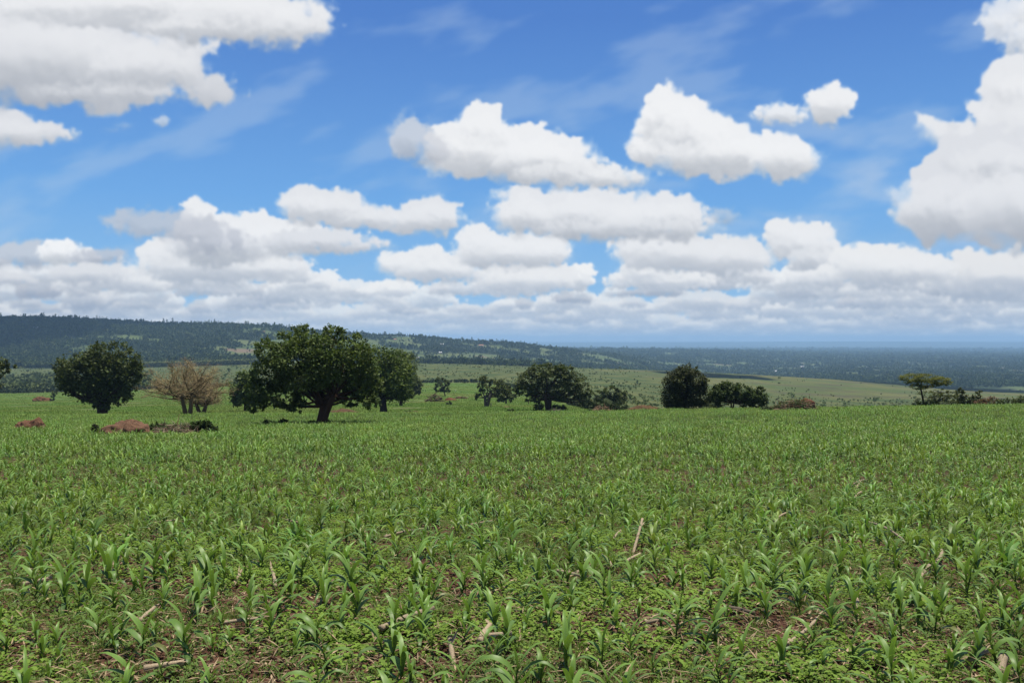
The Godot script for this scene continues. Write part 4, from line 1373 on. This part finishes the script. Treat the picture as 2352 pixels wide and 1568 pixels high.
func build_far() -> void:
	var r := RandomNumberGenerator.new()
	r.seed = 505
	var mat := stuff_material("far_leaf", 0.75, 0.2, 0.2)
	var kinds := [far_crown(r, 11, 9, 46, mat), far_crown(r, 8, 13, 42, mat), far_crown(r, 6, 17, 40, mat), far_crown(r, 14, 11, 54, mat)]
	var greens := [lin(0.045, 0.070, 0.025), lin(0.056, 0.084, 0.029), lin(0.037, 0.060, 0.022), lin(0.068, 0.090, 0.032)]
	# woods on the long hill and over the plain
	var rows := []
	for k in 4:
		rows.append(PackedFloat32Array())
	for q in 210000:
		var z := 2050.0 * pow(9.5, pow(r.randf(), 1.25))
		var u := r.randf_range(-160.0, 1180.0)
		if u > 560.0 and z < 2900.0:
			continue
		var x := (u - CX) / F * z
		var w := wooded(x, z)
		if r.randf() > (0.95 if w > 0.0 else 0.035 + 0.10 * smoothstep(-0.25, 0.0, w)):
			continue
		var k := r.randi() % 4
		var s := (r.randf_range(0.5, 1.15) if r.randf() > 0.025 else r.randf_range(1.4, 1.9)) * (1.0 + 0.6 * smoothstep(4500.0, 9000.0, z) + 0.8 * smoothstep(9000.0, 18000.0, z))
		var c: Color = greens[r.randi() % 4] * r.randf_range(0.8, 1.25) * (1.0 + 0.25 * smoothstep(520.0, 640.0, u))
		tinted_row(rows[k], Transform3D(Basis(Vector3.UP, r.randf() * TAU).scaled(Vector3(s * (1.0 + 0.9 * smoothstep(4500.0, 9000.0, z)), s, s)), Vector3(x, height(x, z), -z)), c)
	# the planted strip below the hill, even as a hedge
	for q in 5200:
		var u := r.randf_range(132.0, 292.0)
		var z := r.randf_range(1980.0, 2230.0) - (u - 130.0) * 0.3
		var x := (u - CX) / F * z
		var s := r.randf_range(0.7, 0.95)
		tinted_row(rows[1], Transform3D(Basis(Vector3.UP, r.randf() * TAU).scaled(Vector3(s, s, s)), Vector3(x, height(x, z), -z)), lin(0.085, 0.105, 0.034) * r.randf_range(0.85, 1.15))
	var top := Node3D.new()
	top.name = "woods"
	add_child(top)
	tag(top, "far woods covering the long hill and the wide plain", "woods", "", "stuff")
	for k in 4:
		many("far_trees", kinds[k], rows[k], true, top)
	# scrub beyond the meadow and on the slope to the right
	var low := [far_crown(r, 3.2, 2.2, 40, mat), far_crown(r, 4.4, 2.6, 44, mat), far_crown(r, 2.0, 2.6, 36, mat)]
	var shrub_cols := [lin(0.105, 0.145, 0.040), lin(0.13, 0.165, 0.048), lin(0.08, 0.115, 0.034), lin(0.15, 0.165, 0.06)]
	rows = [PackedFloat32Array(), PackedFloat32Array(), PackedFloat32Array()]
	for q in 24000:
		var z := 170.0 * pow(12.0, r.randf())
		var u := r.randf_range(-120.0, 1140.0)
		if z < field_edge(u) + 14.0 or z < meadow_end(u) * 1.01:
			continue
		var x := (u - CX) / F * z
		var dens := n_soft.get_noise_2d(x * 0.011, z * 0.011) + n_soft.get_noise_2d(x * 0.05, z * 0.05) * 0.5
		var grassy := smoothstep(1000.0, 1250.0, z) * smoothstep(560.0, 700.0, u)
		if dens < -0.12 + grassy * 0.45 or (grassy > 0.5 and r.randf() < 0.72):
			continue
		var s := r.randf_range(0.3, 0.8) * (1.0 + smoothstep(500.0, 1600.0, z) * 0.6)
		if z < 450.0:
			s *= 0.5
		elif r.randf() < 0.02:
			s *= 2.6
		var c: Color = shrub_cols[r.randi() % 4].lerp(lin(0.06, 0.084, 0.026), clampf(dens * 0.8, 0.0, 0.6)) * r.randf_range(0.8, 1.2)
		tinted_row(rows[r.randi() % 3], Transform3D(Basis(Vector3.UP, r.randf() * TAU).scaled(Vector3(s, s, s)), Vector3(x, height(x, z), -z)), c)
	# dark growth along the meadow's far side
	for q in 1300:
		var u := r.randf_range(-20.0, 612.0)
		var z := meadow_end(u) * r.randf_range(1.0, 1.03)
		if z < field_edge(u) + 20.0:
			continue
		var x := (u - CX) / F * z
		var s := r.randf_range(0.6, 1.6)
		tinted_row(rows[r.randi() % 3], Transform3D(Basis(Vector3.UP, r.randf() * TAU).scaled(Vector3(s, s, s)), Vector3(x, height(x, z), -z)), lin(0.034, 0.048, 0.018) * r.randf_range(0.8, 1.3))
	# thickets at the far left
	for q in 900:
		var u := r.randf_range(-60.0, 150.0)
		var z := r.randf_range(860.0, 1500.0)
		var x := (u - CX) / F * z
		if n_soft.get_noise_2d(x * 0.014 + 3.0, z * 0.009) < -0.05:
			continue
		var s := r.randf_range(1.6, 4.2)
		tinted_row(rows[r.randi() % 3], Transform3D(Basis(Vector3.UP, r.randf() * TAU).scaled(Vector3(s * 1.2, s, s * 1.2)), Vector3(x, height(x, z), -z)), lin(0.080, 0.105, 0.035) * r.randf_range(0.7, 1.3))
	top = Node3D.new()
	top.name = "scrub"
	add_child(top)
	tag(top, "scrub of low bushes on the slopes beyond the meadow", "scrub", "", "stuff")
	for k in 3:
		many("scrub_bushes", low[k], rows[k], true, top)
	# short grass and young crop on the meadow
	var gb := MB.new()
	for q in 60:
		var az := r.randf() * TAU
		var l := r.randf_range(0.12, 0.32)
		var d := Vector3(cos(az) * 0.7, r.randf_range(0.6, 1.3), sin(az) * 0.7).normalized()
		var g := r.randf_range(0.8, 1.2)
		gb.rhomb(Vector3(r.randf_range(-0.8, 0.8), 0, r.randf_range(-0.8, 0.8)), d * l, d.cross(Vector3.UP).normalized() * 0.035, Vector3.ZERO, Color(g, g, g))
	var gm := gb.mesh(mat)
	var grass := PackedFloat32Array()
	for q in 42000:
		var z := 138.0 * pow(7.0, pow(r.randf(), 0.8))
		var u := r.randf_range(-60.0, 1080.0)
		if z < field_edge(u) - 6.0 or z > meadow_end(u) * 1.01 and z > field_edge(u) + 16.0:
			continue
		var x := (u - CX) / F * z
		if n_fine.get_noise_2d(x * 0.03, z * 0.016) > 0.3:
			continue
		var s := r.randf_range(0.8, 1.5) * (1.0 + z / 500.0)
		tinted_row(grass, Transform3D(Basis(Vector3.UP, r.randf() * TAU).scaled(Vector3(s, minf(s, 1.6), s)), Vector3(x, height(x, z), -z)), lin(0.10, 0.175, 0.034).lerp(lin(0.135, 0.18, 0.045), clampf(n_soft.get_noise_2d(x * 0.012, z * 0.012 + 4.0) + 0.4, 0.0, 1.0)))
	tag(many("meadow_grass", gm, grass, true), "bright green young growth on the meadow below the trees", "grass")

func build_houses() -> void:
	var wall_m := stuff_material("house_wall", 0.9, 0.0, 0.2)
	var places := [
		[36, 338, 3250, 0, "pale roofed small house low on the dark left hill, below the treeline", 1.0], [46, 336, 3300, 0, "pale roofed small house just right of another low on the dark left hill", 1.0],
		[178, 322, 3600, 0, "white roofed tiny house high on the left hill above the leafless tree", 1.0], [161, 321, 3600, 1, "tiny grey roofed house near the top of the left hill", 0.8],
		[176, 328, 3450, 1, "tiny house halfway up the left hill, right of the dark heart shaped tree", 0.8], [69, 322, 3450, 0, "tiny pale house on the left hill below its wooded crest", 0.9],
		[124, 317, 3600, 0, "long white roof near the crest of the left hill", 1.2], [132, 317, 3610, 2, "rusty roof beside the long white one near the hill crest", 1.0],
		[44, 312, 3650, 2, "rusty roof under the crest at the far left", 1.0], [4, 309, 3700, 0, "pale roof under the crest at the left picture edge", 1.0],
		[263, 331, 3500, 2, "tan farmhouse in open fields left of the largest tree", 1.2], [394, 330, 3900, 2, "rusty roofs on the hill flank right of the largest tree", 1.3],
		[442, 338, 4000, 0, "pale roof on the ridge end right of the largest tree", 1.2], [481, 338, 4100, 2, "red roofed house on the ridge above the lone small tree", 1.6],
		[440, 350, 3500, 0, "pale building in the fields of the right hill slope", 1.3], [500, 352, 3400, 0, "whitish long building among trees at mid slope", 1.5],
		[570, 357, 3800, 0, "white building among trees at the hill foot right of centre", 1.3], [802, 366, 5200, 0, "long white building among trees of the plain behind the spreading tree", 1.8],
		[776, 371, 4600, 0, "pale building at the edge of the plain behind the tall dense tree", 1.8], [1004, 368, 5000, 0, "pale patch of roofs in the wooded plain at the right", 1.8],
		[638, 371, 3900, 0, "bright white roof at the foot of the wooded slope right of centre", 1.5], [418, 354, 3100, 0, "tiny white roof above the meadow's far hedge", 1.0],
	]
	for p in places:
		var at := spot(p[0], p[2])
		var b := MB.new()
		var s: float = p[5]
		var w := 7.0 * s
		var d := 5.5
		var h := 3.2
		for q in 4:
			var a := [Vector3(-w, 0, d), Vector3(w, 0, d), Vector3(w, 0, -d), Vector3(-w, 0, -d)]
			var k := b.v.size()
			for e in [a[q], a[(q + 1) % 4]]:
				b.v.push_back(e + Vector3(0, -1.5, 0))
				b.v.push_back(e + Vector3(0, h, 0))
				b.c.push_back(lin(0.42, 0.35, 0.27))
				b.c.push_back(lin(0.42, 0.35, 0.27))
			b.i.append_array(PackedInt32Array([k, k + 1, k + 2, k + 2, k + 1, k + 3]))
		var o := thing("house", p[4], "house", at, fmod(p[0] * 0.7, 0.8) - 0.4)
		part("wall", b.mesh(wall_m), o)
		var rf := MB.new()
		var rc: Color = [lin(0.55, 0.55, 0.57), lin(0.38, 0.37, 0.36), lin(0.36, 0.18, 0.12)][p[3]]
		for e in [-1.0, 1.0]:
			var k := rf.v.size()
			rf.v.append_array(PackedVector3Array([Vector3(-w - 0.6, h - 0.2, e * (d + 0.8)), Vector3(w + 0.6, h - 0.2, e * (d + 0.8)), Vector3(w + 0.6, h + 2.4, 0), Vector3(-w - 0.6, h + 2.4, 0)]))
			for q in 4:
				rf.c.push_back(rc)
			rf.i.append_array(PackedInt32Array([k, k + 1, k + 2, k, k + 2, k + 3]))
		for e in [-1.0, 1.0]:
			var k := rf.v.size()
			rf.v.append_array(PackedVector3Array([Vector3(e * w, h, -d), Vector3(e * w, h, d), Vector3(e * w, h + 2.2, 0)]))
			for q in 3:
				rf.c.push_back(lin(0.40, 0.33, 0.26))
			rf.i.append_array(PackedInt32Array([k, k + 1, k + 2]))
		part("roof", rf.mesh(wall_m), o)

# ------------------------------------------------------------------ mounds, brush heaps, people
func mound(called: String, label: String, category: String, u: float, z: float, lobes: Array, col: Color, grassy := 0.0) -> void:
	# lobes [right, up, away, rx, ry, rz] in picture units at that distance
	var k := z / F
	var o := thing(called, label, category, spot(u, z))
	var b := MB.new()
	var q := int(u)
	for l in lobes:
		lump(b, Vector3(l[0], l[1], l[2]) * k, Vector3(l[3], l[4], l[5]) * k, 26, 44, 0.30, col, q)
		q += 7
	var m := stuff_material("red_earth", 0.95, 0.0, 0.2)
	m.albedo_texture = earth_tex
	m.uv1_triplanar = true
	m.uv1_scale = Vector3(0.8, 0.8, 0.8)
	m.heightmap_enabled = true
	m.heightmap_texture = earth_tex
	m.heightmap_scale = 6.0
	part("earth", b.mesh(m, true), o)
	if grassy > 0.0:
		var r := RandomNumberGenerator.new()
		r.seed = q
		var c := MB.new()
		foliage(c, [[0, lobes[0][1] * k, 0, lobes[0][3] * k * 0.9, lobes[0][4] * k * 0.9, lobes[0][5] * k]], int(900 * grassy), 0.9 * k, [lin(0.08, 0.12, 0.035), lin(0.12, 0.12, 0.05)], r, 0.3, 0.3)
		part("weeds_on_top", c.mesh(leaf_material("dull_leaf", 0.6, 0.4, 0.35)), o).set_meta("kind", "stuff")

var earth_tex: NoiseTexture2D

func brush_heap(label: String, u: float, z: float, wide: float, tall: float, sticks: int, cols: Array, leafy: int, leaf_cols: Array, thick := 0.5) -> void:
	var k := z / F
	var r := RandomNumberGenerator.new()
	r.seed = int(u * 3.0 + z)
	var o := thing("brush_heap", label, "brush heap", spot(u, z))
	var b := MB.new()
	for q in sticks:
		var f := r.randf_range(-1.0, 1.0)
		var roof := tall * (1.0 - f * f) * r.randf()
		var p := Vector3(f * wide, roof * 0.8 + 0.4, r.randfn() * wide * 0.3) * k
		var d := Vector3(r.randfn(), r.randfn() * 0.28 + 0.08, r.randfn()).normalized() * r.randf_range(0.25, 0.75) * wide * k * 0.7
		if q % 70 == 0:
			d = Vector3(r.randfn() * 0.5, 1.0, r.randfn() * 0.5).normalized() * tall * k * r.randf_range(0.7, 1.2)
		var e := p + d
		var rr := thick * k * r.randf_range(0.3, 1.0)
		b.tube([p, p.lerp(e, 0.5) + Vector3(r.randfn(), r.randfn(), r.randfn()) * 0.04, e], [rr, rr * 0.8, rr * 0.4], 4, cols[r.randi() % cols.size()], false)
	part("sticks", b.mesh(leaf_material("twig", 0.85, 0.0, 0.2), true), o).set_meta("kind", "stuff")
	if leafy > 0:
		var c := MB.new()
		foliage(c, [[0, tall * 0.35 * k, 0, wide * 0.85 * k, tall * 0.5 * k, wide * 0.4 * k]], leafy, 1.2 * k, leaf_cols, r, 0.3, 0.8)
		part("leaves", c.mesh(leaf_material("dull_leaf", 0.6, 0.4, 0.35)), o)

func build_mounds() -> void:
	earth_tex = grain(0.025, 0.55, 6, 44)
	var red := lin(0.215, 0.125, 0.080)
	mound("earth_mound", "bare red brown mound of earth nearest the camera, in the left field", "mound", 124, 72, [[2, 0, 0, 27, 14, 14], [10, 3, 2, 16, 12.5, 11], [-18, -2, -3, 13, 9, 9]], red, 0.25)
	mound("earth_mound", "two humped red earth mound near the left picture edge", "mound", 29, 84, [[-3, 2, 0, 11, 9, 8], [9, 3, 1, 7, 10.5, 6], [-8, -2, -2, 9, 8, 7]], lin(0.205, 0.112, 0.070))
	mound("earth_mound", "small red mound with a sapling beside it beyond the left field", "mound", 42, 560, [[0, -0.5, 0, 9, 5, 6], [5, -1, 0, 6, 4, 5]], lin(0.19, 0.10, 0.055), 0.15)
	mound("earth_mound", "low bare red patch of earth at the foot of the heart shaped tree", "mound", 106, 190, [[0, -1.4, 0, 9, 2.6, 4]], red)
	mound("earth_mound", "tiny red mound in the meadow just beyond the two humped mound", "mound", 31, 190, [[0, -1, 0, 3.4, 2.2, 3]], lin(0.16, 0.09, 0.06))
	mound("earth_mound", "low red patch of earth left of the largest trunk", "mound", 301, 108, [[0, -1.0, 0, 5.5, 2.0, 3]], red)
	mound("earth_mound", "red earth showing under the left crown of the largest tree, in the meadow", "mound", 269, 185, [[0, -1, 0, 8, 2.8, 5]], red)
	mound("earth_mound", "low brown weedy mound between the two big dark trees", "mound", 345, 190, [[0, -2, 0, 18, 6.0, 9], [-10, -2, 0, 8, 5.4, 6]], lin(0.15, 0.095, 0.055), 0.9)
	mound("earth_mound", "flat weedy brown mound on the verge right of the dark round tree", "mound", 413, 195, [[0, -1.5, 0, 13, 4.0, 6]], lin(0.14, 0.11, 0.055), 0.8)
	mound("earth_mound", "small bright red mound in the meadow below the lone small tree", "mound", 451, 430, [[0, -0.5, 0, 6, 3.0, 4]], lin(0.22, 0.09, 0.05))
	mound("earth_mound", "flat brown mound in the meadow right of the lone small tree", "mound", 461, 480, [[0, -0.6, 0, 7, 2.6, 4]], lin(0.13, 0.085, 0.05), 0.4)
	mound("earth_mound", "reddish smear of earth right of the gnarled tree", "mound", 506, 285, [[0, -1.0, 0, 5.5, 2.2, 4]], red)
	mound("earth_mound", "broad brown mound of clods at the field edge left of the tall dense tree", "mound", 644, 152, [[0, -1, 0, 20, 8, 9], [8, -1, 0, 12, 7, 8]], lin(0.16, 0.10, 0.055), 0.8)
	mound("earth_mound", "bare red lump of earth inside the brush heap at the field edge", "mound", 806, 131, [[0, 4, 0, 10, 8.5, 7], [-12, 3, 0, 9, 6, 6], [-24, 1, 0, 9, 5, 6]], lin(0.19, 0.092, 0.058))
	brush_heap("large pile of dry grey sticks and weeds right of the nearest red mound", 180, 71, 26, 16, 460, [lin(0.25, 0.195, 0.14), lin(0.17, 0.13, 0.09), lin(0.30, 0.24, 0.17), lin(0.15, 0.085, 0.06)], 2400, [lin(0.05, 0.075, 0.024), lin(0.09, 0.10, 0.04)], 0.42)
	brush_heap("brown heap of brush on the verge near the wide flat crowned tree", 611 - 8, 166, 11, 8, 120, [lin(0.20, 0.12, 0.08), lin(0.26, 0.18, 0.12)], 300, [lin(0.10, 0.09, 0.04)], 0.5)
	brush_heap("small dark heap of cut brush on the bright verge in front of the wide tree", 556, 160, 9, 5, 90, [lin(0.10, 0.09, 0.075), lin(0.16, 0.14, 0.11)], 350, [lin(0.04, 0.05, 0.022), lin(0.13, 0.13, 0.10)], 0.45)
	brush_heap("dark brown heap of brush in the green meadow left of the gnarled tree", 434, 400, 9, 8, 90, [lin(0.075, 0.055, 0.04), lin(0.11, 0.075, 0.05)], 250, [lin(0.05, 0.04, 0.025)], 0.6)
	brush_heap("tall tangled heap of branches over red earth at the field edge", 796, 130, 24, 14, 150, [lin(0.17, 0.12, 0.08), lin(0.24, 0.18, 0.12), lin(0.11, 0.08, 0.055)], 3000, [lin(0.06, 0.09, 0.028), lin(0.085, 0.105, 0.035)], 0.45)

# people: one skin over a pose's joints, meshed as surface nets
func capsule(p: Vector3, a: Vector3, b: Vector3, ra: float, rb: float) -> float:
	var ab := b - a
	var t := clampf((p - a).dot(ab) / ab.length_squared(), 0.0, 1.0)
	return (p - a - ab * t).length() - lerpf(ra, rb, t)

func person_mesh(pose: int, shirt: Color, legs: Color, m: Material) -> ArrayMesh:
	var skin := lin(0.06, 0.035, 0.022)
	var lean := [0.02, 0.55, 0.10][pose] as float
	var hip := Vector3(0, 0.90, -0.12 if pose == 1 else 0.0)
	var chest := hip + Vector3(0, 0.46 * cos(lean), 0.46 * sin(lean))
	var neck := chest + Vector3(0, 0.12 * cos(lean), 0.12 * sin(lean))
	var head := neck + Vector3(0, 0.17 * cos(lean), 0.17 * sin(lean))
	var stride: float = [0.03, 0.10, 0.22][pose]
	var bones := [[hip, chest, 0.145, 0.165, shirt], [chest, neck, 0.12, 0.06, shirt], [neck, head, 0.06, 0.105, skin], [head, head + Vector3(0, 0.03, 0.02), 0.105, 0.09, lin(0.01, 0.01, 0.01)]]
	for s in [-1.0, 1.0]:
		var h := hip + Vector3(s * 0.095, -0.02, 0)
		var foot := Vector3(s * 0.11, 0.05, s * stride)
		var knee := h.lerp(foot, 0.5) + Vector3(0, 0, 0.05)
		bones.append([h, knee, 0.105, 0.072, legs])
		bones.append([knee, foot, 0.072, 0.045, legs])
		bones.append([foot, foot + Vector3(0, -0.015, 0.15), 0.048, 0.035, skin])
		var sh := chest + Vector3(s * 0.19, 0.04, 0)
		var elbow := sh + (Vector3(s * 0.06, -0.27, 0.02) if pose != 1 else Vector3(s * 0.03, -0.22, 0.16))
		var hand := elbow + (Vector3(s * 0.01, -0.24, 0.07 - s * stride * 0.5) if pose != 1 else Vector3(-s * 0.05, -0.20, 0.16))
		bones.append([sh, elbow, 0.055, 0.042, shirt])
		bones.append([elbow, hand, 0.042, 0.035, skin])
	var cell := 0.045
	var lo := Vector3(-0.45, -0.05, -0.5)
	var nx := 20
	var ny := 42
	var nz := 30
	var f := PackedFloat32Array()
	f.resize(nx * ny * nz)
	for y in ny:
		for z in nz:
			for x in nx:
				var p := lo + Vector3(x, y, z) * cell
				var d := 1e9
				for b in bones:
					var q := capsule(p, b[0], b[1], b[2], b[3])
					var h := clampf(0.5 + 0.5 * (d - q) / 0.05, 0.0, 1.0)
					d = lerpf(d, q, h) - 0.05 * h * (1.0 - h) if d < 1e8 else q
				f[(y * nz + z) * nx + x] = d
	var out := MB.new()
	var at := {}
	var step := [1, nx * nz, nx]
	for y in ny - 1:
		for z in nz - 1:
			for x in nx - 1:
				var o := (y * nz + z) * nx + x
				var sum := Vector3.ZERO
				var n := 0
				for e in 12:
					var ax := e / 4
					var b1: int = e & 1
					var b2: int = (e >> 1) & 1
					var c0 := Vector3i(x, y, z)
					c0[(ax + 1) % 3] += b1
					c0[(ax + 2) % 3] += b2
					var i0 := (c0.y * nz + c0.z) * nx + c0.x
					var i1: int = i0 + step[ax]
					if (f[i0] < 0.0) != (f[i1] < 0.0):
						var p := Vector3(c0)
						p[ax] += f[i0] / (f[i0] - f[i1])
						sum += p
						n += 1
				if n:
					var p := lo + sum / n * cell
					at[o] = out.v.size()
					out.v.push_back(p)
					var best := 1e9
					var col := skin
					for b in bones:
						var q := capsule(p, b[0], b[1], b[2], b[3])
						if q < best:
							best = q
							col = b[4]
					out.c.push_back(col)
	for y in range(1, ny - 1):
		for z in range(1, nz - 1):
			for x in range(1, nx - 1):
				var o := (y * nz + z) * nx + x
				for ax in 3:
					var i1: int = o + step[ax]
					if (f[o] < 0.0) == (f[i1] < 0.0):
						continue
					var s1: int = step[(ax + 1) % 3]
					var s2: int = step[(ax + 2) % 3]
					var q := [at.get(o - s1 - s2), at.get(o - s2), at.get(o), at.get(o - s1)]
					if null in q:
						continue
					if f[o] < 0.0:
						out.i.append_array(PackedInt32Array([q[0], q[2], q[1], q[0], q[3], q[2]]))
					else:
						out.i.append_array(PackedInt32Array([q[0], q[1], q[2], q[0], q[2], q[3]]))
	return out.mesh(m, true)

func build_people() -> void:
	var m := stuff_material("clothing", 0.85, 0.0, 0.2)
	var dk := lin(0.03, 0.03, 0.04)
	var bodies := [person_mesh(0, lin(0.06, 0.05, 0.07), dk, m), person_mesh(1, lin(0.10, 0.05, 0.04), dk, m), person_mesh(2, lin(0.05, 0.06, 0.10), lin(0.04, 0.035, 0.03), m), person_mesh(0, lin(0.65, 0.66, 0.66), dk, m), person_mesh(1, lin(0.55, 0.55, 0.5), dk, m)]
	# along the meadow's middle, left to right
	var who := [
		[423, 640, 0, "person in dark clothes at the left end of the people in the meadow"], [425.5, 640, 2, "person in dark clothes walking right beside the one at the left end"],
		[438, 640, 0, "person in dark clothes standing alone between the brush heap and the lone small tree"], [448, 590, 1, "person bending down in the shade below the lone small tree"],
		[455.5, 640, 3, "person in white top standing right of the lone small tree"], [454, 560, 0, "person in dark clothes just left of the one in a white top"],
		[461, 620, 0, "person in dark clothes standing above the flat brown mound"], [475, 600, 2, "person in dark clothes walking left of the gnarled tree"],
		[480, 560, 4, "bending person in pale top nearest the gnarled tree"], [491, 272, 0, "person in dark clothes standing in the shade of the gnarled tree"],
		[514, 500, 1, "person bending down right of the small olive tree"], [518, 540, 0, "person in dark clothes near the wide dark tree's left crown"],
		[524, 560, 3, "person in white top at the left crown edge of the wide dark tree"], [528.5, 380, 1, "bending person nearest the wide dark tree"],
		[590, 290, 3, "person in pale clothes at the edge of the scrub right of the wide dark tree"],
	]
	for w in who:
		var o := thing("person", w[3], "person", spot(w[0], w[1]), fmod(w[0] * 2.3, TAU), "people working in the meadow")
		part("body", bodies[w[2]], o)


# ------------------------------------------------------------------ clouds overhead that shade the hill and the rise
func overhead_cloud(label: String, shade_x: float, shade_z: float, wide: float, deep: float, high: float, sd: int) -> void:
	# stands where its shadow falls on the ground round that point
	var t := high / SUN.y
	var at := Vector3(shade_x + SUN.x * t, high, -shade_z + SUN.z * t)
	var r := RandomNumberGenerator.new()
	r.seed = sd
	var b := MB.new()
	for q in 34:
		var a := r.randf() * TAU
		var f := sqrt(r.randf()) * 0.86
		var s := r.randf_range(0.20, 0.36) * (1.15 - f * 0.5)
		lump(b, Vector3(cos(a) * wide * f, deep * 0.12 * r.randf(), sin(a) * deep * f), Vector3(wide * s, minf(wide, deep) * s * 0.7, deep * s), 12, 20, 0.4, Color(0.85, 0.85, 0.87), sd + q)
	for k in b.v.size():
		if b.v[k].y < 0.0:
			b.v[k].y *= 0.15
	var m := stuff_material("cloud_white", 1.0, 0.0, 0.0)
	var o := part("cloud", b.mesh(m, true))
	o.position = at
	tag(o, label, "cloud", "", "structure")

func build_clouds() -> void:
	overhead_cloud("broad cloud high over the left hill, shading it", -2800.0, 3300.0, 1500.0, 1350.0, 2600.0, 3)
	overhead_cloud("cloud high over the right end of the grassy rise, shading it", 960.0, 1760.0, 350.0, 380.0, 1500.0, 8)
	overhead_cloud("small cloud high over the middle of the grassy rise", 355.0, 1560.0, 105.0, 150.0, 1500.0, 12)

func build_all() -> void:
	set_land()
	build_ground()
	build_far()
	build_clouds()
	build_houses()
	build_trees()
	build_bushes()
	build_mounds()
	build_people()
	build_stalks()
	build_maize()
	build_weeds()
